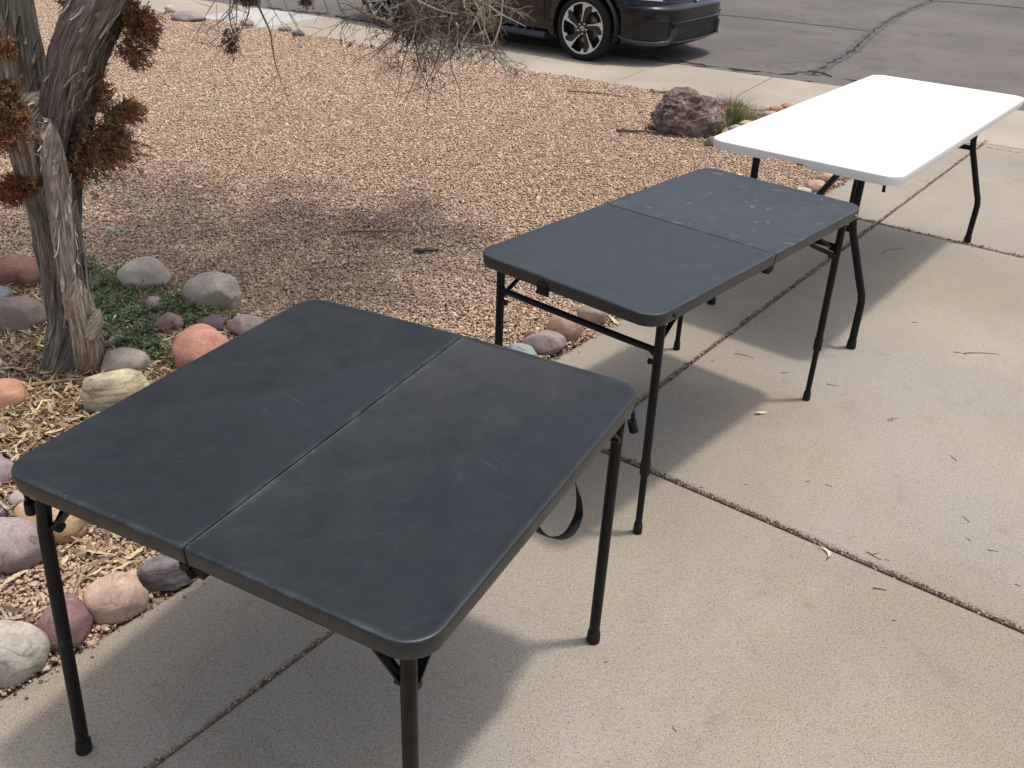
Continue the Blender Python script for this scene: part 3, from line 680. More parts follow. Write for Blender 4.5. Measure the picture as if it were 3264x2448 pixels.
twig(1888, 1202, .045, .0018, d(-48), .0, 'forked dark twig just right of the leaf at the wide joint', fork=True)
twig(1900, 1274, .035, .0021, d(-12), .05, 'thick short dark twig below the wide joint')
SH = 'tiny loose twig lying alone on the bare concrete driveway'
for (x, y, l, a) in ((1790, 1050, .022, -30), (1745, 1040, .014, 5), (2085, 1122, .03, 110), (2092, 1165, .014, 130), (1917, 1211, .012, -15), (1931, 1341, .012, 10), (2145, 1190, .03, -12), (2199, 1265, .014, -40), (1516, 1053, .012, 0), (1612, 1047, .010, 0), (1457, 1575, .016, 115), (1309, 1430, .012, 20), (1798, 832, .045, -15), (1695, 806, .03, 8), (1977, 697, .03, 5), (1540, 780, .02, 40)):
    twig(x, y, l, .0013, d(a), rnd.uniform(-.15, .15), SH, kink=.2)
twig(1607, 769, .075, .0016, d(-25), .06, 'thin straight twig in the shade of the middle table')
twig(1929, 543, .16, .0017, d(28), .13, 'curved pale twig in the shadow of the white table', (.20, .15, .11))
twig(2120, 765, .14, .0020, d(0), .05, 'long dark twig on sunlit concrete right of the white table leg')
twig(2073, 764, .05, .0016, d(-25), .1, 'short twig beside the left end of the long dark one')
GG = 'sticks lying on the gravel'
twig(920, 549, .12, .011, d(8), .03, 'dark weathered stick on the gravel behind the front table', (.055, .05, .05), grp=GG, z=.008)
twig(815, 507, .36, .004, d(5), .05, 'long thin brown stick on the shaded gravel', (.17, .12, .08), grp=GG, z=.01, kink=.05)
twig(700, 585, .22, .004, d(14), .03, 'thin grey stick between the pale triangular stone and the front table', (.25, .19, .14), grp=GG, z=.01, kink=.06)
twig(142, 842, .20, .0055, d(18), .03, 'tan stick in the leaf litter beside the orange pink stone', (.34, .22, .11), grp=GG, z=.03)
twig(105, 730, .22, .005, d(25), .05, 'brown stick in the leaf litter left of the stump', (.16, .11, .07), grp=GG, z=.02)
twig(1290, 206, .5, .006, d(-16), .05, 'thin curved stick at the far edge of the gravel', (.20, .14, .10), grp=GG, z=.008, kink=.05)
twig(1525, 224, .35, .010, d(-6), .06, 'dark bent stick on the gravel left of the boulder', (.10, .07, .05), grp=GG, z=.008, kink=.05).location = un(1385, 288, .01)

# ------------------------------------------------------------------ tables
def rrect(x0, x1, y0, y1, rads, k=9):
    # rads for corners in order (x1,y1),(x0,y1),(x0,y0),(x1,y0), counter-clockwise
    pts = []
    for i, (cx, cy, a0) in enumerate(((x1, y1, 0), (x0, y1, 90), (x0, y0, 180), (x1, y0, 270))):
        r = max(rads[i], 0.0006); ox = cx - r if cx == x1 else cx + r; oy = cy - r if cy == y1 else cy + r
        for j in range(k + 1):
            a = math.radians(a0 + 90 * j / k); pts.append((ox + r * math.cos(a), oy + r * math.sin(a)))
    return pts
def panel(name, x0, x1, y0, y1, rads, t, mat, parent, loc, top_rim=0.012, zfun=None, notch=None, soft=(1, 1, 1, 1)):
    prof = [(0.030, -t * 0.55), (0.010, -t * 0.60), (0.009, -t), (0.0045, -t), (0.003, -t + .003), (0.0012, -t * 0.5), (0.0, -0.0060), (0.0005, -0.0030), (0.0016, -0.0011), (0.0034, -0.0002), (0.0055, 0.0), (top_rim + .001, -0.0001), (top_rim + .0035, -0.0008)]
    rings = []
    for ins, z in prof:
        R = rrect(x0 + ins * soft[0], x1 - ins * soft[1], y0 + ins * soft[2], y1 - ins * soft[3], [max(r - ins, 0.0006) for r in rads])
        if notch:                                             # extra points along the x0 side for a cut in the skirt
            i = 20; ya, yb = notch
            extra = [(x0 + ins, yb + .012), (x0 + ins, yb), (x0 + ins, ya), (x0 + ins, ya - .012)]
            R = R[:20] + extra + R[20:]
            ring = []
            for j, (a, b) in enumerate(R):
                zz = z
                if j in (21, 22) and z <= -t * .45: zz = max(z, -t * .62)
                ring.append((a, b, zz))
        else: ring = [(a, b, z) for a, b in R]
        rings.append(ring)
    n = len(rings[0]); vs = [p for r in rings for p in r]
    if zfun: vs = [(x, y, z + zfun(x, y)) for x, y, z in vs]
    fs = []
    for i in range(len(rings) - 1):
        for k in range(n):
            k2 = (k + 1) % n; fs.append((i * n + k, i * n + k2, (i + 1) * n + k2, (i + 1) * n + k))
    fs.append(tuple((len(rings) - 1) * n + k for k in range(n))); fs.append(tuple(range(n))[::-1])
    o = mesh_obj(name, vs, fs, mat, parent, loc=loc)
    o.data.polygons.foreach_set('use_smooth', [True] * len(fs)); o.data.set_sharp_from_angle(angle=math.radians(40))
    return o
def cap(parent, p, r, h=0.035, ang=(0, 0)):
    mb = MB(); mb.tube([(p[0], p[1], 0.0), (p[0], p[1], 0.004), (p[0] + ang[0] * h, p[1] + ang[1] * h, h - .004), (p[0] + ang[0] * h, p[1] + ang[1] * h, h)], [r * 1.12, r * 1.22, r * 1.12, r * 1.04], 16)
    return mb.build('foot_cap', M_RUBBER, parent)
def leg(parent, path, r, capr=None):
    mb = MB(); mb.tube(path, r, 16); o = mb.build('leg', M_METAL, parent)
    p0, p1 = Vector(path[-1]), Vector(path[-2]); dv = (p1 - p0); dv = dv / max(dv.z, .01)
    cap(o, path[-1], (r if not isinstance(r, list) else r[-1]) * 1.0 + .0008, ang=(dv.x, dv.y)); return o

# --- front table, square, folds in half (local x along the fold, y to the left)
T1 = thing('folding_table', 'square black folding table nearest the camera, fold running across its top', 'table', (-0.30778, 1.49926, 0), 1.102301, 'folding tables on the driveway')
L1, W1, Z1, DZ = 0.86324, 0.87931, 0.72336, 0.00632
hl, hw = L1 / 2, W1 / 2
for s_ in (1, -1):
    y_in, y_out = 0.0012, hw
    yc = s_ * (hw + .0012) / 2; hy = (hw - .0012) / 2
    cr = 0.062; rads = [cr, cr, .006, .006] if s_ > 0 else [.006, .006, cr, cr]
    p_ = panel('table_leaf', -hl, hl, -hy, hy, rads, 0.037, M_PLA1, T1, (0, yc, Z1 + DZ / 2), soft=((1, 1, .22, 1) if s_ > 0 else (1, 1, 1, .22)), zfun=lambda x, y, s=s_, h=hy: -s * y / h * DZ / 2)
    # lip of the fold: thin bead along the joint
zt = Z1 - 0.034
leg(T1, [(-.405, .362, zt), (-.412, .375, .60), (-.4265, .4270, 0.0)], .0132)
leg(T1, [(-.400, -.396, zt), (-.400, -.394, .60), (-.400, -.388, 0.0)], .0132)
leg(T1, [(.398, -.402, zt), (.399, -.400, .60), (.400, -.391, 0.0)], .0132)
leg(T1, [(.398, .370, zt), (.402, .376, .60), (.412, .405, 0.0)], .0132)
def brace(parent, p, q, wd=.016, th=.005, name='leg_brace'):
    p, q = Vector(p), Vector(q); mb = MB(); t = (q - p); L_ = t.length; rot = t.to_track_quat('X', 'Z').to_matrix()
    c = (p + q) / 2
    mb.box(c.x, c.y, c.z, L_, wd, .002, rot)
    o1 = rot @ Vector((0, wd / 2, th / 2)); mb.box(c.x + o1.x, c.y + o1.y, c.z + o1.z, L_ * .98, .002, th, rot)
    o2 = rot @ Vector((0, -wd / 2, th / 2)); mb.box(c.x + o2.x, c.y + o2.y, c.z + o2.z, L_ * .98, .002, th, rot)
    mb.tube([q + Vector((0, -.009, 0)), q + Vector((0, .009, 0))], .008, 10)
    return mb.build(name, M_METAL, parent, smooth=True)
for (x, y, sx, sy) in ((-.405, .362, 1, -1), (-.40, -.396, 1, 1), (.398, -.402, -1, 1), (.398, .37, -1, -1)):
    brace(T1, (x + sx * .10, y, zt + .002), (x + sx * .013, y, zt - .085))
    brace(T1, (x, y + sy * .085, zt + .002), (x, y + sy * .014, zt - .075))
# catches at the outer corners
for (x, y, s_) in ((.402, -.4255, -1), (-.410, .405, 1)):
    mb = MB(); mb.tube([(x, y, zt - .006), (x + .004, y + s_ * .006, zt - .05)], .0048, 10)
    mb.tube([(x + .002, y + s_ * .001, zt - .04), (x + .005, y + s_ * .008, zt - .066)], [.0095, .0105], 12); mb.build('leg_catch', M_METAL, T1)
for sx in (-1, 1):
    for k in (1, -1):
        mb = MB(); mb.box(sx * (hl - .016), k * .014, zt - .013, .014, .022, .016); mb.tube([(sx * (hl - .028), 0, zt - .018), (sx * (hl - .006), 0, zt - .018)], .009, 12); mb.build('hinge', M_RUBBER, T1)
# under-frame rails
for s_ in (1, -1):
    mb = MB(); mb.tube([(-.38, s_ * .405, zt - .002), (.38, s_ * .405, zt - .002)], .009, 10); mb.build('frame_rail', M_METAL, T1)
# webbing carry strap: loop below the right edge
def strap():
    pts = [(0.171, -0.385, 0.69), (0.201, -0.392, 0.601), (0.224, -0.392, 0.556), (0.232, -0.392, 0.502), (0.189, -0.392, 0.484), (0.117, -0.392, 0.522), (0.034, -0.392, 0.599), (-0.016, -0.387, 0.69)]
    P = [Vector(p) for p in pts]; Q_ = []
    for i in range(len(P) - 1):
        for k in range(5):
            t = k / 5; p0, p1, p2, p3 = P[max(i - 1, 0)], P[i], P[i + 1], P[min(i + 2, len(P) - 1)]
            Q_.append(0.5 * ((2 * p1) + (p2 - p0) * t + (2 * p0 - 5 * p1 + 4 * p2 - p3) * t * t + (3 * p1 - p0 - 3 * p2 + p3) * t ** 3))
    Q_.append(P[-1]); vs = []; fs = []; N = len(Q_)
    for i, p in enumerate(Q_):
        t = (Q_[min(i + 1, N - 1)] - Q_[max(i - 1, 0)]).normalized(); tw = 1.15 - 1.5 * i / N
        side = Vector((0, 1, 0)); up_ = t.cross(side).normalized(); side = (side * math.cos(tw) + up_ * math.sin(tw)); nr = t.cross(side).normalized()
        for a, b in ((-1, -1), (1, -1), (1, 1), (-1, 1)): q = p + side * a * .0125 + nr * b * .0009; vs.append(q)
        if i:
            o = (i - 1) * 4
            for k in range(4): fs.append((o + k, o + (k + 1) % 4, o + 4 + (k + 1) % 4, o + 4 + k))
    return mesh_obj('carry_strap', vs, fs, M_WEB, T1, smooth=False)
strap()

# --- middle table: long black folding table with height extensions
T2 = thing('folding_table', 'long black folding table in the middle with white scuffs on its far half', 'table', (0.51086, 2.69187, 0), 0.856131, 'folding tables on the driveway')
L2, W2, Z2 = 1.21869, 0.61038, 0.7159
h2 = W2 / 2; xc = L2 / 4 + .0006; hx = L2 / 4 - .0006
panel('table_leaf', -hx, hx, -h2, h2, [.005, .058, .058, .005], .036, M_PLA2, T2, (-xc, 0, Z2), soft=(1, .22, 1, 1))
tag(panel('table_leaf', -hx, hx, -h2, h2, [.058, .005, .005, .058], .036, M_PLA3, T2, (xc, 0, Z2), soft=(.22, 1, 1, 1)), 'far half of the black table top with white scuff marks')
zt2 = Z2 - .028
for sx in (-1, 1):
    x = sx * .528
    for sy in (-1, 1):
        y = sy * .278
        mb = MB(); mb.tube([(x, y * .985, zt2), (x, y, .225)], .0122, 16); lg = mb.build('leg', M_METAL, T2)
        mb = MB(); mb.tube([(x, y, .250), (x, y, .246), (x, y, .206), (x, y, .202)], [.0128, .0143, .0143, .0125], 16); mb.build('sleeve', M_RUBBER, lg)
        mb = MB(); mb.tube([(x, y, .215), (x, y, .0)], .0098, 16); mb.build('extension', M_METAL, lg)
        cap(lg, (x, y, 0), .0112, .034)
        mb = MB(); mb.tube([(x, y * .96, .552), (x, y * .90, .548)], [.006, .0085], 10); mb.build('lock_button', M_RUBBER, lg)
        brace(T2, (x - sx * .20, y * .86, zt2 + .004), (x - sx * .006, y * .93, .578), .012, .004)
        mb = MB(); mb.tube([(x, y * .99, .565), (x, y * .86, .588)], .0055, 10); mb.build('gusset', M_METAL, T2)
    mb = MB(); mb.tube([(x, -.275, .586), (x, -.17, .584), (x, .17, .584), (x, .275, .586)], [.0085, .0095, .0095, .0085], 12); mb.build('crossbar', M_METAL, T2)
mb = MB(); mb.tube([(.520, -.275, .556), (.44, -.22, .60), (.30, -.20, zt2)], .0075, 10); mb.build('fold_brace', M_METAL, T2)
for sx, sy in ((-.52, -1), (.545, -1)):
    mb = MB(); mb.tube([(sx, sy * (h2 - .002), Z2 - .021), (sx, sy * (h2 + .0025), Z2 - .021)], [.0065, .0055], 12); mb.build('rivet', M_RIVET if sx > 0 else M_METAL, T2)
for sy in (-1, 1):
    mb = MB(); mb.box(-.012, sy * (h2 - .014), Z2 - .046, .036, .020, .018); mb.tube([(-.018, sy * (h2 - .024), Z2 - .050), (-.018, sy * (h2 - .004), Z2 - .050)], .010, 12); mb.build('hinge', M_RUBBER, T2)
mb = MB(); mb.box(-L2 / 2 - .0015, .054, Z2 - .027, .007, .030, .018); mb.box(-L2 / 2 + .004, .054, Z2 - .044, .012, .034, .012); mb.tube([(-L2 / 2 + .002, .034, Z2 - .049), (-L2 / 2 + .002, .074, Z2 - .049)], .005, 10)
mb.build('latch', M_RUBBER, T2)

# --- far table: white, wishbone legs
T3 = thing('folding_table', 'large white plastic folding table with bent black legs, farthest of the three tables', 'table', (1.60291, 4.16531, 0), 0.909123, 'folding tables on the driveway')
L3, W3, Z3 = 1.83764, 0.75469, 0.73481
panel('tabletop', -L3 / 2, L3 / 2, -W3 / 2, W3 / 2, [.065] * 4, .036, M_WHITE, T3, (0, 0, Z3), top_rim=.016, notch=(-.02, .115))
zt3 = Z3 - .03
for sx in (-1, 1):
    x = sx * .803
    for sy in (-1, 1):
        pth = [(x, sy * .212, zt3), (x, sy * .212, .56), (x, sy * .214, .51), (x, sy * .222, .47), (x, sy * .296, .265), (x, sy * .308, .235), (x, sy * .314, .205), (x, sy * .315, .17), (x, sy * .315, 0.0)]
        leg(T3, pth, .0148)
    mb = MB(); mb.tube([(x, -.218, .476), (x, .218, .476)], .0125, 14); mb.build('crossbar', M_METAL, T3)
    mb = MB(); mb.tube([(x, 0, .470), (sx * .40, 0, .580), (sx * .05, 0, zt3 + .004)], .0135, 14); mb.build('fold_brace', M_METAL, T3)
    mb = MB(); mb.tube([(x, -.26, zt3), (x, .26, zt3)], .0125, 12); mb.build('pivot_tube', M_METAL, T3)
mb = MB(); mb.tube([(-.875, -.318, zt3 + .002), (-.878, -.322, zt3 - .040)], [.0055, .0065], 10); mb.build('lock_ring', M_METAL, T3)
mb = MB(); mb.box(-L3 / 2 + .05, -.0475 + .0, zt3 - .001, .02, .13, .02); mb.build('carry_handle', M_TAN, T3)

# ------------------------------------------------------------------ parked car
def car():
    hd = math.radians(-36.3); near = un(1252, 131.5)
    H_ = Vector((math.cos(hd), math.sin(hd), 0)); LF = Vector((-H_.y, H_.x, 0))
    org = near + LF * 0.885                         # under the front axle, centre line
    t = thing('parked_car', 'black hatchback parked at the kerb beyond the gravel, front wheel facing the yard', 'car', (org.x, org.y, -0.004), hd)
    pm = Mat('black_car_paint', 0.20, 0.28, (0.0035, 0.0044, 0.0070)); pm.b.inputs['Coat Weight'].default_value = 0.55; pm.b.inputs['Coat Roughness'].default_value = 0.04
    PAINT = pm.m; TRIM = simple('black_trim', (0.012, 0.012, 0.013), 0.55, 0.4); GLASS = Mat('dark_glass', 0.05, 0.45, (0.012, 0.014, 0.016)).m
    TYRE = simple('tyre_rubber', (0.014, 0.014, 0.014), 0.8, 0.25, nscale=120, bump=0.2); SILV = simple('machined_alloy', (0.60, 0.60, 0.60), 0.38, 0.5, 0.25, nscale=150, var=0.06)
    DARKA = simple('dark_alloy', (0.028, 0.028, 0.03), 0.45, 0.5, 0.4); CHR = simple('chrome', (0.75, 0.76, 0.78), 0.12, 0.5, 1.0, var=0.05)
    DISC = simple('brake_disc', (0.20, 0.19, 0.18), 0.4, 0.5, 0.9)
    def loop(z):
        # front reach, rear reach, half width, roundness at height z
        def ip(tab):
            for (a, va), (b, vb) in zip(tab, tab[1:]):
                if a <= z <= b: k = (z - a) / (b - a); k = k * k * (3 - 2 * k); return va + (vb - va) * k
            return tab[-1][1]
        fr = ip([(.15, .67), (.20, .745), (.30, .755), (.44, .765), (.50, .758), (.535, .715), (.575, .700), (.64, .65), (.72, .53), (.82, .26), (.94, -.10)])
        rr = ip([(.15, -3.05), (.25, -3.28), (.5, -3.36), (.75, -3.36), (.94, -3.28)])
        hw_ = ip([(.15, .80), (.20, .845), (.30, .868), (.46, .882), (.60, .885), (.72, .872), (.80, .862), (.88, .845), (.94, .80)])
        return fr, rr, hw_
    N = 112
    def pt(z, a):
        fr, rr, hw_ = loop(z); xc_ = (fr + rr) / 2; Ax = (fr - rr) / 2; e = 2 / 3.6
        c, s_ = math.cos(a), math.sin(a)
        x = xc_ + Ax * math.copysign(abs(c) ** e, c); y = hw_ * math.copysign(abs(s_) ** (2 / 5.0), s_)
        return x, y
    def xfront(y, z):
        fr, rr, hw_ = loop(z); Ax = (fr - rr) / 2; k = min(abs(y) / hw_, .9999)
        s_ = k ** 2.5; c = math.sqrt(max(0, 1 - s_ * s_)); return (fr + rr) / 2 + Ax * c ** (2 / 3.6)
    zs = [.15, .17, .20, .25, .30, .38, .44, .47, .49, .50, .51, .52, .53, .545, .56, .58, .62, .66, .70, .74, .78, .82, .86, .90, .94]
    vs = []; fs = []
    angs = []
    for i in range(N):
        u_ = i / N * 2 * PI; angs.append(u_ - 0.42 * math.sin(2 * u_) * 0.9)   # denser at the corners
    for z in zs: vs += [(*pt(z, a), z) for a in angs]
    for i in range(len(zs) - 1):
        for k in range(N): k2 = (k + 1) % N; fs.append((i * N + k, i * N + k2, (i + 1) * N + k2, (i + 1) * N + k))
    fs.append(tuple(range(N))[::-1]); fs.append(tuple((len(zs) - 1) * N + k for k in range(N)))
    body = mesh_obj('body', vs, fs, PAINT, smooth=True); body.data.set_sharp_from_angle(angle=math.radians(50))
    # wheel arches cut with temporary cylinders
    cut = MB()
    for xw in (0, -2.6):
        for sy in (-1, 1): cut.tube([(xw, sy * .58, .31), (xw, sy * 1.1, .31)], .345, 48)
    co = cut.build('cutter', None); md = body.modifiers.new('b', 'BOOLEAN'); md.object = co; md.operation = 'DIFFERENCE'; md.solver = 'EXACT'
    dg = bpy.context.evaluated_depsgraph_get(); dg.update(); me = bpy.data.meshes.new_from_object(body.evaluated_get(dg))
    body.modifiers.clear(); body.data = me; bpy.data.objects.remove(co, do_unlink=True)
    if not me.materials: me.materials.append(PAINT)
    body.parent = t
    # cabin
    cs = [(.92, -.05, -3.20, .80), (1.02, -.32, -3.12, .775), (1.20, -.80, -3.0, .70), (1.36, -1.25, -2.85, .62), (1.44, -1.55, -2.70, .55), (1.47, -1.8, -2.4, .40)]
    vs = []; fs = []; n = 40
    for z, a, b, hw_ in cs:
        for k in range(n):
            an = 2 * PI * k / n; c, s_ = math.cos(an), math.sin(an); vs.append(((a + b) / 2 + (a - b) / 2 * math.copysign(abs(c) ** .4, c), hw_ * math.copysign(abs(s_) ** .4, s_), z))
    for i in range(len(cs) - 1):
        for k in range(n): k2 = (k + 1) % n; fs.append((i * n + k, i * n + k2, (i + 1) * n + k2, (i + 1) * n + k))
    fs.append(tuple((len(cs) - 1) * n + k for k in range(n)))
    nb = 3 * n
    mesh_obj('window', vs[:4 * n], fs[:nb], GLASS, t, smooth=True)
    mesh_obj('roof', vs[3 * n:], [tuple(i - 3 * n for i in f) for f in fs[nb:]], PAINT, t, smooth=True)
    for sy in (-1, 1):                                    # wheels
        for xw in (0.0, -2.6):
            wr, ww = 0.297, 0.205; yo = sy * .885; yi = sy * (.885 - ww)
            mbt = MB()
            prof = [(yi, .235), (yi, .27), (yi + sy * .02, wr - .004), (yi + sy * .05, wr), (yo - sy * .05, wr), (yo - sy * .022, wr - .005), (yo - sy * .006, .272), (yo, .25), (yo - sy * .006, .233), (yo - sy * .03, .228)]
            seg = 56; vs = []; fs = []
            for k in range(seg):
                a = 2 * PI * k / seg
                for y, r in prof: vs.append((xw + r * math.cos(a), y, .297 + r * math.sin(a)))
            m_ = len(prof)
            for k in range(seg):
                k2 = (k + 1) % seg
                for j in range(m_ - 1): fs.append((k * m_ + j, k2 * m_ + j, k2 * m_ + j + 1, k * m_ + j + 1))
            wo = thing('wheel', None, None); wo.parent = t
            mesh_obj('tyre', vs, fs, TYRE, wo, smooth=True)
            def ring(r0, r1, y0, y1, mat, name, s2=48, cx=xw, par=wo):
                vs = []; fs = []
                for k in range(s2):
                    a = 2 * PI * k / s2; vs += [(cx + r0 * math.cos(a), y0, .297 + r0 * math.sin(a)), (cx + r1 * math.cos(a), y1, .297 + r1 * math.sin(a))]
                for k in range(s2): k2 = (k + 1) % s2; fs.append((2 * k, 2 * k2, 2 * k2 + 1, 2 * k + 1))
                return mesh_obj(name, vs, fs, mat, par, smooth=True)
            yf = yo - sy * .012
            # barrel, dark back plate and disc
            mb = MB(); mb.tube([(xw, yo - sy * .09, .297), (xw, yo - sy * .10, .297)], .225, 40); mb.build('wheel_back', TRIM, wo)
            mb = MB(); mb.tube([(xw, yo - sy * .078, .297), (xw, yo - sy * .088, .297)], .135, 40); mb.build('brake_disc', DISC, wo)
            ring(.231, .218, yo - sy * .010, yo - sy * .014, SILV, 'rim'); ring(.218, .212, yo - sy * .014, yo - sy * .085, DARKA, 'rim_barrel')
            # five bladed spokes: dark web with a machined edge that widens at the rim
            def poly(pp, y, th, mb):
                nn_ = len(pp); vs = [(xw + r * math.cos(a), y, .297 + r * math.sin(a)) for r, a in pp] + [(xw + r * math.cos(a), y - sy * th, .297 + r * math.sin(a)) for r, a in pp]
                fs = [tuple(range(nn_)), tuple(range(nn_, 2 * nn_))[::-1]] + [(i, (i + 1) % nn_, nn_ + (i + 1) % nn_, nn_ + i) for i in range(nn_)]
                mb.add(vs, fs)
            mbd, mbs = MB(), MB(); A_ = lambda g: math.radians(g)
            for k in range(5):
                b0 = 72 * k + 92
                poly([(.040, A_(b0 + 22)), (.10, A_(b0 + 3)), (.160, A_(b0 - 4)), (.220, A_(b0 - 7)), (.220, A_(b0 - 33)), (.15, A_(b0 - 26)), (.09, A_(b0 - 24)), (.040, A_(b0 - 30))], yf - sy * .006, .03, mbd)
                poly([(.062, A_(b0 + 17)), (.12, A_(b0 + 2.5)), (.170, A_(b0 + 1)), (.224, A_(b0 + 1)), (.224, A_(b0 - 22)), (.204, A_(b0 - 17)), (.184, A_(b0 - 8)), (.15, A_(b0 - 4.5)), (.11, A_(b0 - 1.5)), (.060, A_(b0 + 8))], yf, .006, mbs)
                poly([(.224, A_(b0 - 29)), (.176, A_(b0 - 33)), (.224, A_(b0 - 43))], yf, .006, mbs)
            mbd.build('spoke_web', DARKA, wo, smooth=False); mbs.build('spoke_face', SILV, wo, smooth=False)
            mb = MB(); mb.tube([(xw, yf - sy * .002, .297), (xw, yf - sy * .03, .297)], .060, 30); mb.build('hub', DARKA, wo)
            for k in range(5):
                mb = MB(); a = math.radians(72 * k + 62); mb.tube([(xw + .047 * math.cos(a), yf - sy * .01, .297 + .047 * math.sin(a)), (xw + .047 * math.cos(a), yf + sy * .004, .297 + .047 * math.sin(a))], .0085, 10); mb.build('lug_nut', CHR, wo)
            mb = MB()
            for (rx, rz, ox, oz) in ((.026, .019, 0, 0), (.017, .0075, 0, .0055), (.008, .016, 0, .001)):
                mb.tube([(xw + ox + rx * math.cos(2 * PI * q / 24), yf + sy * .002, .297 + oz + rz * math.sin(2 * PI * q / 24)) for q in range(25)], .0022, 6, caps=False)
            mb.build('emblem', CHR, wo)
    for xw in (0, -2.6):
        for sy in (-1, 1):
            vs = []; fs = []
            for k in range(25):
                a = PI * k / 24 * 1.2 - .1 * PI
                vs += [(xw + .345 * math.cos(a), sy * .60, .31 + .345 * math.sin(a)), (xw + .345 * math.cos(a), sy * .862, .31 + .345 * math.sin(a))]
            for k in range(24): fs.append((2 * k, 2 * k + 2, 2 * k + 3, 2 * k + 1))
            mb = MB(); mb.add(vs, fs); mb.build('wheel_liner', TRIM, t)
    BLADE = Mat('paint_highlight_grey', 0.25, 0.5, (0.05, 0.058, 0.07), 0.5).m  # black body paint; highlights on blade and skirts put in as lighter metallic grey
    # conformal front pieces
    def patch(name, ys, zf, off, mat, par=t, nz=6, bulge=0.0):
        vs = []; fs = []; ny = len(ys)
        for j in range(nz + 1):
            for y in ys:
                z0, z1 = zf(y); z = z0 + (z1 - z0) * j / nz
                vs.append((xfront(y, z) + off + bulge * math.sin(PI * j / nz), y, z))
        for j in range(nz):
            for i in range(ny - 1): fs.append((j * ny + i, j * ny + i + 1, (j + 1) * ny + i + 1, (j + 1) * ny + i))
        return mesh_obj(name, vs, fs, mat, par, smooth=True)
    lin = lambda a, b, n: [a + (b - a) * i / n for i in range(n + 1)]
    gm = Mat('grille_mesh', 0.5, 0.4); v = gm.coord(scale=(1, 1, 1)); hx_ = gm.vor(v, 36, 'DISTANCE_TO_EDGE')
    gm.color(gm.ramp(hx_, [(0.06, 0.035), (0.11, 0.003)])); gm.bump(hx_, 0.8, -0.01)
    patch('lower_grille', lin(-.46, .46, 30), lambda y: (.215 + .02 * abs(y), .375), .003, gm.m)
    mb = MB(); mb.tube([(xfront(y, .385) + .006, y, .385) for y in lin(-.50, .50, 30)], .008, 8); mb.tube([(xfront(y, .205) + .012, y, .200 + .02 * abs(y)) for y in lin(-.56, .56, 30)], [.012] * 31, 8); mb.build('grille_surround', PAINT, t)
    patch('upper_grille', lin(-.50, .50, 30), lambda y: (.553, .603 - .02 * abs(y)), .004, TRIM)
    mb = MB(); mb.tube([(xfront(y, .549) + .004, y, .549 + .015 * abs(y)) for y in lin(-.62, .62, 36)], .006, 8); mb.build('bumper_crease', PAINT, t)
    for sy in (-1, 1):
        def sp(z, deg, off):
            a = math.radians(deg) * sy; x0, y0 = pt(z, a); xa, ya = pt(z, a + .01); nx, ny_ = (ya - y0), -(xa - x0); l_ = math.hypot(nx, ny_) or 1
            if nx * math.cos(a) + ny_ * math.sin(a) < 0: nx, ny_ = -nx, -ny_
            return (x0 + nx / l_ * off, y0 + ny_ / l_ * off, z)
        vs = []; fs = []                                    # fog lamp recess: dark wedge
        for q in range(15):
            dg_ = 47 - (47 - 17) * q / 14; k = q / 14; lo = .272 - .03 * math.sin(PI * min(1, k * 1.1)); hi = .29 + .115 * min(1, k * 1.9) ** .8
            for r_ in range(4): vs.append(sp(lo + (hi - lo) * r_ / 3, dg_, .004))
            if q:
                for r_ in range(3): fs.append((4 * q - 4 + r_, 4 * q - 3 + r_, 4 * q + 1 + r_, 4 * q + r_))
        mesh_obj('fog_recess', vs, fs, TRIM, t, smooth=True)
        mb = MB(); mb.tube([sp(.292 + .118 * min(1, k / 14 * 1.9) ** .8, 47 - 30 * k / 14, .008) for k in range(15)], .007, 8)
        mb.build('fog_surround', PAINT, t)
        vs = []; fs = []; ny = 22
        tabz = [(54, .285, .008), (49, .258, .018), (44, .228, .026), (38, .208, .034), (30, .203, .034), (22, .204, .034), (16, .210, .034), (13, .225, .030), (11, .27, .022), (9.5, .335, .012)]
        for q, (dg_, zc, wdt) in enumerate(tabz):
            up_ = q >= 7
            vs += [sp(zc + wdt * .75, dg_, .003), sp(zc + wdt * .25, dg_, .010 + wdt * .8), sp(zc - wdt * .45, dg_, .008 + wdt * .75), sp(zc - wdt * .9, dg_, .002)] if not up_ else [sp(zc, dg_ + 3.2, .003), sp(zc + .008, dg_ + .8, .030), sp(zc - .008, dg_ - .8, .026), sp(zc - .02, dg_ - 1.5, .002)]
            if q:
                for r_ in range(3): fs.append((4 * q - 4 + r_, 4 * q - 3 + r_, 4 * q + 1 + r_, 4 * q + r_))
        mesh_obj('bumper_blade', vs, fs, BLADE, t, smooth=True)
        patch('headlight', [sy * y for y in lin(.55, .85, 14)], lambda y: (.572 + .08 * (abs(y) - .55), .665 + .02 * (abs(y) - .55)), .003, GLASS, bulge=.012)
        mb = MB(); mb.tube([(xfront(sy * y, .58) + .010, sy * y, .577 + .08 * (y - .55)) for y in lin(.56, .80, 12)], .007, 8); mb.build('headlight_trim', CHR, t)
        mb = MB(); mb.tube([(-.42, sy * .865, .185), (-2.2, sy * .865, .185)], .034, 12); mb.build('side_skirt', BLADE, t)
        mb = MB(); mb.tube([(-.46, sy * .8845, .28), (-.44, sy * .886, .55), (-.36, sy * .878, .80)], .0035, 6); mb.build('door_seam', TRIM, t)
        mb = MB(); mb.tube([(-.60, sy * .90, .97), (-.60, sy * .98, 1.0)], [.05, .075], 14); mb.build('mirror', PAINT, t)
    mb = MB(); ex = xfront(0, .57) + .010
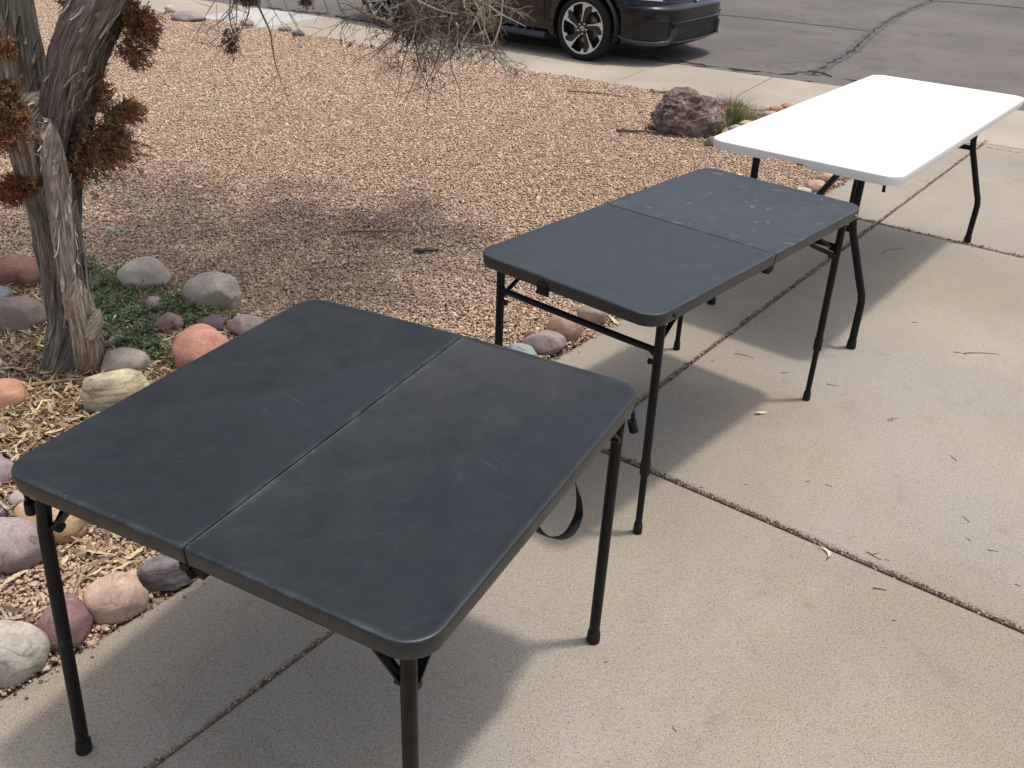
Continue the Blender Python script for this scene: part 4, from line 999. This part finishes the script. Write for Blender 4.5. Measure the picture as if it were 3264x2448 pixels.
    for (ry, rz, oz) in ((.052, .036, 0), (.034, .014, .011), (.015, .031, .002)):
        mb.tube([(ex - .35 * (rz * math.sin(2 * PI * q / 28)), ry * math.cos(2 * PI * q / 28), .575 + oz + rz * math.sin(2 * PI * q / 28)) for q in range(29)], .0048, 8, caps=False)
    mb.build('emblem', CHR, t)
car()

# ------------------------------------------------------------------ tree
def bark():
    m = Mat('juniper_bark', 0.92, 0.15); a = m.n('ShaderNodeVertexColor', layer_name='Col'); uv = m.n('ShaderNodeUVMap', uv_map='uv')
    mp = m.n('ShaderNodeMapping'); mp.inputs['Scale'].default_value = (1, 0.06, 1); m.link(uv.outputs[0], mp.inputs[0])
    f = m.noise(mp.outputs[0], 110, 7, 0.72, 0.35); g = m.noise(mp.outputs[0], 330, 4, 0.7); h = m.noise(uv.outputs[0], 9, 5, 0.65, 0.8)
    c = m.ramp(f, [(0.34, (0.045, 0.040, 0.037)), (0.43, (0.12, 0.108, 0.098)), (0.53, (0.205, 0.19, 0.175)), (0.63, (0.33, 0.315, 0.295)), (0.74, (0.48, 0.465, 0.44))])
    c = m.mix(m.ramp(h, [(0.58, 0.0), (0.72, 0.5)]), c, (0.14, 0.09, 0.06))
    c = m.mix(1.0, c, a.outputs['Color'], 'MULTIPLY'); c = m.mix(1.0, c, (1.50, 1.42, 1.31), 'MULTIPLY')
    c = m.mix(0.8, c, m.ramp(g, [(0.3, 0.55), (0.5, 1.0), (0.7, 1.35)]), 'MULTIPLY')
    m.color(c); m.bump(f, 1.0, 0.02); m.bump(g, 0.6, 0.006); return m.m
M_BARK = bark()
def stem(name, path, rads, parent, seed=0, seg=44, tint=(1, 1, 1), ridge=0.16, endcap=True, sub=14, strips=26, squash=1.0):
    P = [Vector(p) for p in path]; Q_ = []; RR = []
    for i in range(len(P) - 1):
        for k in range(sub):
            t = k / sub; p0, p1, p2, p3 = P[max(i - 1, 0)], P[i], P[i + 1], P[min(i + 2, len(P) - 1)]
            Q_.append(0.5 * ((2 * p1) + (p2 - p0) * t + (2 * p0 - 5 * p1 + 4 * p2 - p3) * t * t + (3 * p1 - p0 - 3 * p2 + p3) * t ** 3)); RR.append(rads[i] + (rads[i + 1] - rads[i]) * t)
    Q_.append(P[-1]); RR.append(rads[-1]); vs = []; fs = []; uvs = []; N = len(Q_); dist = 0; frames = []
    prev = None
    for i, p in enumerate(Q_):
        tt = (Q_[min(i + 1, N - 1)] - Q_[max(i - 1, 0)]).normalized()
        if prev is None: x = tt.cross(Vector((0, 1, .1))).normalized()
        else: x = (prev - tt * prev.dot(tt)).normalized()
        prev = x; y = tt.cross(x); frames.append((p, x, y, tt))
        if i: dist += (p - Q_[i - 1]).length
        for k in range(seg):
            a = 2 * PI * k / seg + dist * 0.5; ca, sa = math.cos(a), math.sin(a)
            q = Vector((ca * 2.2, sa * 2.2, dist * 2.2 + seed * 5)); q2 = Vector((ca * 6, sa * 6, dist * 3.0 + seed))
            r = RR[i] * (1 + ridge * 1.2 * mn.noise(q) + ridge * (0.5 - abs(mn.noise(q2)) * 1.8) + .05 * mn.noise(Vector((ca * 14, sa * 14, dist * 9 + seed))))
            vs.append(p + (x * ca + y * sa * squash) * r)
            uvs.append((k / seg * RR[i] * 6.3 + seed, dist + seed * 1.7))
    for i in range(N - 1):
        for k in range(seg): k2 = (k + 1) % seg; fs.append((i * seg + k, i * seg + k2, (i + 1) * seg + k2, (i + 1) * seg + k))
    if endcap: fs.append(tuple((N - 1) * seg + k for k in range(seg)))
    # peeling bark strips
    r_ = random.Random(seed + 50); cols = [(*[c * r_.uniform(.97, 1.03) for c in tint], 1)] * len(vs)
    for _ in range(strips):
        i0 = r_.randrange(2, N - 4); ln = r_.randint(3, max(4, min(N - i0 - 1, 12))); a0 = r_.uniform(0, 2 * PI); wd = r_.uniform(.002, .008); lift = r_.uniform(.2, 1.5); br = r_.uniform(.6, 2.6); bse = len(vs)
        m_ = min(ln, N - 1 - i0)
        for j in range(m_ + 1):
            p, x, y, tt = frames[i0 + j]; a = a0 + .05 * j; nv = x * math.cos(a) + y * math.sin(a) * squash; sv = tt.cross(nv).normalized()
            e = j / m_; up_ = (RR[i0 + j] * (1.03 + .05 * r_.random()) + lift * .016 * (max(0, e - .55) + max(0, .3 - e)) * 2); ww = wd * (1 - .5 * abs(e - .5) * 2)
            vs += [p + nv * up_ + sv * ww, p + nv * up_ - sv * ww]; uvs += [(a0 + wd, j * .01), (a0, j * .01)]; cols += [(br * tint[0], br * tint[1], br * tint[2], 1)] * 2
        for j in range(m_): fs.append((bse + 2 * j, bse + 2 * j + 1, bse + 2 * j + 3, bse + 2 * j + 2))
    o = mesh_obj(name, vs, fs, M_BARK, parent, smooth=True); me = o.data
    a = me.color_attributes.new('Col', 'FLOAT_COLOR', 'POINT'); a.data.foreach_set('color', np.array(cols, dtype=np.float32).ravel())
    ul = me.uv_layers.new(name='uv'); li = np.zeros(len(me.loops), dtype=np.int32); me.loops.foreach_get('vertex_index', li)
    ul.data.foreach_set('uv', np.array(uvs, dtype=np.float32)[li].ravel()); return o
TB = Vector((-1.60, 2.97, 0))
TR = thing('juniper_tree', 'shaggy forked juniper tree with rust brown dead foliage and drooping bare branches', 'tree', TB)
def rel(p): return Vector(p) - TB
def pth(lst): return [rel(at_y(x, y, yy)) for x, y, yy in lst]
stem('trunk', [rel((-1.63, 2.99, -.05))] + pth([(158, 700, 2.98), (138, 590, 2.97), (120, 480, 2.96), (98, 380, 2.95), (84, 300, 2.95), (84, 250, 2.96), (86, 215, 2.97), (86, 196, 2.98)]),
     [.115, .078, .070, .071, .076, .082, .082, .058, .012], TR, 1, strips=90)
stem('limb', pth([(98, 380, 2.95), (112, 300, 2.94), (126, 230, 2.93), (143, 160, 2.92), (168, 90, 2.91), (212, 0, 2.90), (280, -130, 2.93)]) + [rel((-.95, 3.1, 1.75)), rel((-.75, 3.4, 2.2)), rel((-.55, 3.8, 2.6))],
     [.040, .046, .050, .054, .060, .062, .058, .045, .03, .02], TR, 2, strips=90)
stem('limb', pth([(88, 330, 2.97), (74, 240, 2.98), (64, 170, 2.99), (52, 100, 3.0), (34, 0, 3.02), (20, -80, 3.05)]) + [rel((-1.62, 3.25, 1.9)), rel((-1.6, 3.6, 2.5)), rel((-1.5, 3.9, 2.9))],
     [.050, .052, .050, .048, .047, .046, .042, .032, .02], TR, 3, strips=75, tint=(.80, .78, .76))
stem('limb', pth([(70, 380, 2.90), (44, 290, 2.87), (20, 220, 2.85), (0, 140, 2.82), (-40, 0, 2.80), (-80, -100, 2.78)]) + [rel((-1.95, 2.8, 1.9)), rel((-2.2, 2.9, 2.5))],
     [.046, .044, .040, .036, .036, .034, .03, .02], TR, 4, strips=60, tint=(1.3, 1.28, 1.22))
stem('limb', pth([(146, 700, 3.05), (150, 600, 3.05), (152, 480, 3.05), (156, 390, 3.04), (164, 310, 3.03), (170, 240, 3.01), (176, 180, 3.00), (200, 100, 3.00), (246, 0, 3.0), (300, -100, 3.02)]) + [rel((-.85, 3.6, 1.9)), rel((-.6, 4.0, 2.4))],
     [.03, .034, .034, .034, .038, .046, .050, .052, .050, .045, .035, .02], TR, 5, strips=110, tint=(.66, .64, .62), ridge=.22)
stem('stump', [rel(un(197, 815, -.03)), rel(un(194, 790, .02)), rel(at_y(186, 730, 2.885)), rel(at_y(176, 675, 2.885)), rel(at_y(166, 640, 2.89)), rel(at_y(158, 606, 2.90)), rel(at_y(156, 596, 2.905))],
     [.060, .050, .043, .045, .042, .022, .004], TR, 6, strips=14, tint=(1.75, 1.66, 1.48), ridge=.14, sub=9)
stem('stump_spur', [rel(at_y(196, 720, 2.87)), rel(at_y(208, 690, 2.86)), rel(at_y(213, 668, 2.86))], [.034, .022, .004], TR, 7, strips=4, tint=(1.9, 1.85, 1.75), ridge=.2, sub=7, seg=26)
stem('heartwood', pth([(160, 700, 2.90), (148, 620, 2.893), (140, 540, 2.890), (130, 450, 2.886), (116, 350, 2.874), (106, 290, 2.868), (102, 255, 2.872)]), [.008, .026, .034, .036, .036, .024, .004], TR, 8, strips=70, tint=(1.8, 1.8, 1.75), ridge=.22, seg=34)

# dead rust-brown sprays
def sprays(name, blobs, parent, pal, wood=True, lmin=.010, lmax=.026):
    Vs = []; Qs = []; Cs = []; nb = 0
    mbw_ = MB()
    for (c, root, rx, ry, rz, n) in blobs:
        c = Vector(c); root = Vector(root)
        for i in range(n):
            dr = Vector((rnd.gauss(0, 1), rnd.gauss(0, 1), rnd.gauss(0, 1))).normalized() * (rnd.random() ** .6) * (1.0 if rnd.random() < .8 else rnd.uniform(1.1, 1.55))
            tip = c + Vector((dr.x * rx, dr.y * ry, dr.z * rz)); st = tip.lerp(root, rnd.uniform(.25, .6)) + Vector((rnd.gauss(0, .01), rnd.gauss(0, .01), rnd.gauss(0, .012)))
            if wood and i % 3 == 0: mid = (st + tip) / 2 + Vector((0, 0, .012)); mbw_.tube([st, mid, tip], [.0017, .0012, .0006], 4, caps=False)
            ax = (tip - st).normalized(); L_ = (tip - st).length
            sd = ax.cross(Vector((rnd.gauss(0, 1), rnd.gauss(0, 1), rnd.gauss(0, 1)))).normalized()
            for tw_ in range(7):                              # flat frond: twiglets left and right, each edged with scale leaves
                t0_ = .35 + .65 * rnd.random() if tw_ else 1.0; q0 = st.lerp(tip, t0_ * .98)
                d0 = (ax + sd * rnd.choice((-1, 1)) * rnd.uniform(.4, 1.0) + Vector((rnd.gauss(0, .18), rnd.gauss(0, .18), rnd.gauss(0, .18) - .15))).normalized(); l0 = rnd.uniform(.012, .034) * (1.2 - .4 * t0_)
                q1 = q0 + d0 * l0
                if wood: mbw_.tube([q0, q1], [.0007, .0004], 3, caps=False)
                for k in range(6):
                    p = q0.lerp(q1, rnd.uniform(.25, 1.0)); d_ = (d0 * .9 + Vector((rnd.gauss(0, .5), rnd.gauss(0, .5), rnd.gauss(0, .5)))).normalized(); l = rnd.uniform(lmin, lmax) * .42; w_ = rnd.uniform(.0008, .0017)
                    s_ = d_.cross(Vector((rnd.gauss(0, 1), rnd.gauss(0, 1), rnd.gauss(0, 1)))).normalized() * w_
                    Vs += [p - s_, p + s_, p + d_ * l + s_ * .5, p + d_ * l - s_ * .5]; Qs.append((nb, nb + 1, nb + 2, nb + 3)); nb += 4
                    cc = [q * rnd.uniform(.65, 1.4) for q in pal[rnd.randrange(len(pal))]]; Cs += [(*cc, 1)] * 4
    # twigs joined into the same mesh
    for f in mbw_.f: Qs.append(tuple(i + nb for i in f))
    Vs += mbw_.v; Cs += [(.09, .06, .04, 1)] * len(mbw_.v)
    return quads_obj(name, np.array([tuple(v) for v in Vs]), np.array(Qs), M_LEAF, np.array(Cs), parent)
RUST = [(.32, .15, .06), (.38, .19, .08), (.24, .115, .05), (.30, .185, .085)]
OLIVE = [(.24, .15, .055), (.28, .17, .06), (.18, .13, .055)]
def aty(x, y, yy): return rel(at_y(x, y, yy))
sprays('dead_foliage', [(aty(215, 310, 3.0), aty(165, 280, 2.97), .11, .10, .12, 160), (aty(190, 345, 2.98), aty(150, 300, 2.97), .075, .07, .09, 120), (aty(262, 330, 3.0), aty(180, 300, 2.97), .085, .07, .06, 75), (aty(280, 240, 3.02), aty(200, 265, 2.98), .055, .05, .045, 70), (aty(245, 285, 3.02), aty(190, 285, 2.98), .06, .05, .05, 60), (aty(212, 195, 3.0), aty(180, 215, 2.97), .045, .05, .085, 90)], TR, RUST + OLIVE[:1])
sprays('dead_foliage', [(aty(298, 50, 3.0), aty(235, 70, 2.95), .065, .06, .065, 85), (aty(322, 70, 3.0), aty(260, 60, 2.95), .04, .04, .05, 55), (aty(290, 115, 3.0), aty(240, 95, 2.96), .05, .04, .06, 70), (aty(272, 20, 3.0), aty(240, 30, 2.96), .04, .05, .05, 60)], TR, RUST)
sprays('dead_foliage', [(aty(20, 250, 2.80), aty(40, 270, 2.84), .06, .05, .075, 120), (aty(10, 300, 2.80), aty(40, 290, 2.84), .04, .05, .05, 50), (aty(8, 190, 2.80), aty(25, 215, 2.83), .04, .05, .04, 80), (aty(5, 100, 2.8), aty(20, 110, 2.9), .03, .04, .06, 60)], TR, RUST)
sprays('dead_foliage', [(aty(45, 395, 2.85), aty(75, 395, 2.9), .055, .05, .03, 90), (aty(22, 420, 2.85), aty(60, 405, 2.9), .05, .04, .03, 80)], TR, [(.27, .10, .035), (.20, .08, .03)])
sprays('green_foliage', [(aty(160, 8, 3.0), aty(190, 0, 2.96), .04, .04, .04, 80)], TR, [(.045, .075, .025), (.06, .09, .03)])

# bare drooping branches: tangled dead wood beyond the trunk
def bare(name, parent, roots, seed, levels=3, pal=((.36, .31, .25), (.27, .22, .165), (.46, .41, .335), (.15, .11, .08)), lim=None):
    r_ = random.Random(seed); Vs = []; Fs = []; Cs = []
    def seg_tube(pts, rads, col):
        m_ = MB(); m_.tube(pts, rads, 5, caps=False); b = len(Vs); Vs.extend(m_.v); Fs.extend([tuple(i + b for i in f) for f in m_.f]); Cs.extend([(*col, 1)] * len(m_.v))
    def grow(p, d_, L, r, lev, droop):
        n = max(4, int(L / .035)); pts = [p.copy()]; dirs = []
        wv = Vector((r_.gauss(0, 1), r_.gauss(0, 1), r_.gauss(0, 1)))
        for i in range(n):
            wv = wv * .6 + Vector((r_.gauss(0, 1), r_.gauss(0, 1), r_.gauss(0, 1))) * .55
            d_ = (d_ + wv * .22 + Vector((0, 0, -droop)) * .12).normalized(); p = p + d_ * (L / n); pts.append(p.copy()); dirs.append(d_.copy())
        col = list(pal[r_.randrange(len(pal))]); k = r_.uniform(.75, 1.2); col = [c * k for c in col]
        seg_tube(pts, [max(r * (1 - .7 * i / n), .0009) for i in range(n + 1)], col)
        if lev > 0:
            for _ in range(r_.randint(3, 5) if lev > 1 else r_.randint(2, 4)):
                i = r_.randrange(1, n); a = Vector((r_.gauss(0, 1), r_.gauss(0, 1), r_.gauss(0, .8))).normalized()
                grow(pts[i], (dirs[min(i, n - 1)] * .45 + a).normalized(), L * r_.uniform(.35, .62), max(r * (1 - .7 * i / n) * .62, .0012), lev - 1, droop * r_.uniform(.3, 1.1))
        elif r_.random() < .10:
            for _ in range(6):
                q = pts[-1] + Vector((r_.gauss(0, .006), r_.gauss(0, .006), r_.gauss(0, .006))); b = len(Vs)
                e1 = Vector((r_.gauss(0, .005), r_.gauss(0, .005), r_.gauss(0, .005))); e2 = Vector((r_.gauss(0, .005), r_.gauss(0, .005), r_.gauss(0, .005)))
                Vs.extend([tuple(q), tuple(q + e1), tuple(q + e1 + e2), tuple(q + e2)]); Fs.append((b, b + 1, b + 2, b + 3)); Cs.extend([(.05, .03, .02, 1)] * 4)
    for (p, d_, L, r, lev, dr) in roots: grow(Vector(p), Vector(d_).normalized(), L, r, lev, dr)
    return quads_obj(name, np.array([tuple(v) for v in Vs]), np.array(Fs), M_BARK2, np.array(Cs), parent, smooth=True)
rr = random.Random(5)
roots = []
for i in range(120):                                     # dense tangle
    x = rr.uniform(835, 1065); y = rr.uniform(-90, 62); p = aty(x, y, rr.uniform(4.25, 4.75))
    roots.append((p, (rr.gauss(0, .7), rr.gauss(0, .5), rr.gauss(-.1, .5)), rr.uniform(.16, .30), rr.uniform(.0034, .0064), 2, rr.uniform(.0, .7)))
for (x, y, dx, dz, L, r) in ((1000, -20, -.25, -1, .62, .0075), (1045, 10, -.5, -1, .62, .006), (890, 0, -.1, -1, .42, .005), (870, 40, .3, -1, .36, .004), (960, 30, .1, -1, .40, .005), (1085, -20, .15, -1, .36, .006), (830, -10, -.5, -.7, .36, .004), (1060, 0, .2, -.8, .34, .006), (790, -25, -.3, -1, .22, .003), (720, -30, 0, -1, .20, .003), (1010, 60, -.6, -.7, .45, .004)):
    roots.append((aty(x, y, 4.5), (dx, rr.gauss(0, .2), dz), L, r, 2, 1.0))
for i in range(26):
    roots.append((aty(rr.uniform(810, 1050), rr.uniform(40, 120), rr.uniform(4.35, 4.65)), (rr.gauss(-.2, .6), rr.gauss(0, .4), rr.gauss(-.5, .4)), rr.uniform(.14, .26), rr.uniform(.002, .0034), 2, rr.uniform(.4, 1.0)))
bare('bare_branch', TR, roots, 21)
roots = []
for (x, y, dx, dz, L, r, lv) in ((520, -25, -.35, -1, .28, .0045, 2), (545, -10, .35, -.9, .52, .0055, 1), (500, -20, -.15, -1, .34, .004, 2), (535, -30, .1, -1, .30, .004, 2), (560, -30, .25, -1, .22, .0035, 2), (600, -30, .3, -1, .24, .003, 1), (490, -20, -.8, -.7, .28, .003, 1), (510, 0, .0, -1, .36, .0035, 2), (690, -30, .2, -1, .16, .0025, 1), (655, -25, -.2, -1, .12, .0025, 1)):
    roots.append((aty(x, y, 4.4), (dx, rr.gauss(0, .2), dz), L, r, lv, .9))
bare('bare_branch', TR, roots, 33)
sprays('dead_foliage', [(aty(940, 10, 4.6), aty(940, -30, 4.6), .14, .10, .07, 70), (aty(1040, 30, 4.55), aty(1050, -20, 4.6), .06, .06, .09, 90), (aty(880, 70, 4.5), aty(890, 20, 4.5), .09, .08, .06, 50), (aty(498, 90, 4.4), aty(505, 60, 4.4), .035, .03, .06, 40), (aty(535, 0, 4.4), aty(535, -20, 4.4), .06, .05, .02, 40), (aty(660, 2, 4.4), aty(660, -10, 4.4), .03, .03, .02, 25)], TR, [(.17, .10, .045), (.22, .13, .06), (.12, .08, .04)])
# bare limbs that carry them from the trunk, above the picture
stem('limb', [rel((-1.3, 3.2, 1.75)), rel((-1.1, 3.7, 2.05)), rel((-.8, 4.2, 1.9)), rel((-.45, 4.55, 1.45)), rel((-.32, 4.6, 1.2))], [.035, .030, .024, .016, .008], TR, 9, seg=20, strips=6)
stem('limb', [rel((-1.45, 3.6, 2.2)), rel((-1.4, 4.1, 1.9)), rel((-1.33, 4.4, 1.4)), rel((-1.30, 4.42, 1.1))], [.028, .022, .014, .006], TR, 10, seg=20, strips=6)
# living crown overhead (out of frame, shades the gravel)
def crown():
    n = 0; Vs = []; Cs = []
    clumps = []
    for _ in range(230):
        a = Vector((rnd.gauss(0, 1), rnd.gauss(0, 1), rnd.gauss(0, .7))); a = a.normalized() * rnd.random() ** .4
        clumps.append(Vector((-.95 + a.x * 1.75, 4.25 + a.y * 1.2, 2.95 + a.z * .75)))
    P = []
    for c in clumps:
        k = 85; r = rnd.uniform(.07, .17)
        P.append(np.array(c)[None] + rng.normal(0, r * .6, (k, 3)))
    P = np.concatenate(P); n = len(P); d_ = rng.normal(0, 1, (n, 3)); d_[:, 2] += .3; d_ /= np.linalg.norm(d_, axis=1)[:, None]
    s_ = np.cross(d_, rng.normal(0, 1, (n, 3))); s_ /= np.linalg.norm(s_, axis=1)[:, None]
    l = rng.uniform(.03, .075, n)[:, None]; w_ = rng.uniform(.006, .014, n)[:, None]
    V = np.stack([P - s_ * w_, P + s_ * w_, P + d_ * l + s_ * w_ * .4, P + d_ * l - s_ * w_ * .4], 1).reshape(-1, 3) - np.array(TB)
    pal = np.array([[.05, .08, .03], [.07, .10, .04], [.10, .09, .04], [.13, .07, .03]]); c = np.repeat(pal[rng.choice(4, n, p=[.35, .3, .2, .15])] * rng.uniform(.7, 1.3, (n, 1)), 4, 0)
    quads_obj('crown', V, np.arange(4 * n).reshape(-1, 4), M_GREEN, np.concatenate([c, np.ones((len(c), 1))], 1), TR)
crown()

# ------------------------------------------------------------------ small plants
def weed(name, label, cat, base, spots, leaf, pal, stems=True, up=0.10, per=9):
    t0 = Vector(base); Vs = []; Qs = []; Cs = []; nb = 0; mbw_ = MB()
    for (x, y, n, spread) in spots:
        for _ in range(n):
            g = un(x + rnd.gauss(0, spread), y + rnd.gauss(0, spread * .55)); p = g + Vector((0, 0, .012)); d_ = Vector((rnd.gauss(0, .8), rnd.gauss(0, .8), rnd.uniform(.25, 1))).normalized(); L = rnd.uniform(.35, 1) * up
            pts = [p + d_ * L * k / 4 + Vector((0, 0, -.25 * L * (k / 4) ** 2)) for k in range(5)]
            mbw_.tube([q - t0 for q in pts], [.0012, .0011, .001, .0008, .0006], 4, caps=False)
            for k in range(per):
                tt = (k + .6) / per; i = min(int(tt * 4), 3); q = pts[i].lerp(pts[i + 1], tt * 4 - i); a = k * 2.4 + rnd.random()
                o_ = Vector((math.cos(a), math.sin(a), rnd.uniform(-.1, .7))).normalized(); l = leaf * rnd.uniform(.7, 1.3); s_ = o_.cross(Vector((rnd.gauss(0, .3), rnd.gauss(0, .3), 1))).normalized() * l * .26
                b = q - t0; Vs += [b, b + o_ * l * .5 + s_, b + o_ * l, b + o_ * l * .5 - s_]; Qs.append((nb, nb + 1, nb + 2, nb + 3)); nb += 4
                cc = pal[rnd.randrange(len(pal))]; f = rnd.uniform(.7, 1.35); Cs += [(cc[0] * f, cc[1] * f, cc[2] * f, 1)] * 4
    t = thing(name, label, cat, t0)
    quads_obj('leaves', np.array([tuple(v) for v in Vs]), np.array(Qs), M_GREEN, np.array(Cs), t)['kind'] = 'stuff'
    quads_obj('stems', np.array(mbw_.v), np.array(mbw_.f), M_GREEN, np.tile([.10, .085, .045, 1], (len(mbw_.v), 1)), t)['kind'] = 'stuff'
    return t
weed('weed', 'sprawling dark green small leaved weed growing between the stump and the grey stones', 'weed', un(290, 720),
     [(215, 635, 42, 16), (240, 690, 66, 28), (265, 740, 56, 28), (310, 690, 44, 28), (360, 660, 28, 24), (400, 690, 30, 24), (285, 640, 30, 26), (325, 765, 36, 16), (445, 665, 16, 24), (425, 628, 6, 5), (200, 590, 20, 10), (250, 605, 14, 14), (480, 690, 8, 10), (380, 730, 14, 18)], .017,
     [(.075, .125, .05), (.09, .145, .055), (.055, .10, .04), (.13, .17, .06)], up=.13, per=13)
def strap_weed(label, x, y, n, L, col, base_w=.006):
    g = un(x, y, .005); Vs = []; Qs = []; Cs = []; nb = 0
    for i in range(n):
        a = rnd.uniform(0, 2 * PI); el = rnd.uniform(.15, .8); l = L * rnd.uniform(.6, 1.1); w_ = base_w * rnd.uniform(.7, 1.2); cc = [c * rnd.uniform(.8, 1.25) for c in col]
        for k in range(6):
            t = k / 5; r = l * t * math.cos(el); z = l * t * math.sin(el) - l * .45 * t * t; c = Vector((math.cos(a) * r, math.sin(a) * r, max(z, .002))); s_ = Vector((-math.sin(a), math.cos(a), 0)) * w_ * (1 - t ** 2 * .9)
            Vs += [c - s_, c + s_]; Cs += [(*cc, 1)] * 2
            if k: Qs.append((nb + 2 * k - 2, nb + 2 * k - 1, nb + 2 * k + 1, nb + 2 * k))
        nb += 12
    o = quads_obj('weed', np.array([tuple(v) for v in Vs]), np.array(Qs), M_GREEN, np.array(Cs), smooth=True); o.location = g
    return tag(o, label, 'weed')
strap_weed('pale green broad bladed weed alone on the shaded gravel right of the trunk', 248, 500, 11, .10, (.30, .36, .22), .006)
strap_weed('faint pale green weed far back on the sunlit gravel', 458, 218, 9, .09, (.30, .36, .20), .007)
def tuft(name, label, cat, x, y, n, hgt, rad, pal):
    g = un(x, y); Vs = []; Qs = []; Cs = []; nb = 0
    for i in range(n):
        a = rnd.uniform(0, 2 * PI); r0 = rad * rnd.random() ** .6; b = Vector((math.cos(a) * r0, math.sin(a) * r0, -.005)); a2 = a + rnd.gauss(0, .5); out = rnd.uniform(.05, .75); l = hgt * rnd.uniform(.55, 1.1); w_ = rnd.uniform(.0012, .0026); cc = [c * rnd.uniform(.75, 1.3) for c in pal[rnd.randrange(len(pal))]]
        for k in range(4):
            t = k / 3; c = b + Vector((math.cos(a2) * out * l * t * t, math.sin(a2) * out * l * t * t, l * t * (1 - .25 * out * t))); s_ = Vector((-math.sin(a2 + .8), math.cos(a2 + .8), 0)) * w_ * (1 - .8 * t); Vs += [c - s_, c + s_]; Cs += [(*cc, 1)] * 2
            if k: Qs.append((nb + 2 * k - 2, nb + 2 * k - 1, nb + 2 * k + 1, nb + 2 * k))
        nb += 8
    o = quads_obj(name, np.array([tuple(v) for v in Vs]), np.array(Qs), M_GREEN, np.array(Cs)); o.location = g; return tag(o, label, cat)
tuft('grass_tuft', 'green grass tuft growing right of the boulder', 'grass', 1574, 270, 330, .25, .075, [(.11, .17, .05), (.15, .20, .07), (.24, .22, .11)])
tuft('dry_grass_tuft', 'dry brown grass clump at the right foot of the boulder', 'grass', 1530, 292, 420, .17, .085, [(.20, .16, .07), (.26, .20, .10), (.15, .12, .05), (.13, .14, .05)])
tuft('dry_grass_tuft', 'sparse straw coloured grass between the green tuft and the white table', 'grass', 1612, 262, 260, .13, .12, [(.30, .27, .13), (.24, .22, .10), (.16, .18, .07)])
tuft('dry_grass_tuft', 'small dark grass at the left foot of the boulder', 'grass', 1408, 280, 80, .07, .05, [(.10, .10, .05), (.14, .12, .06)])
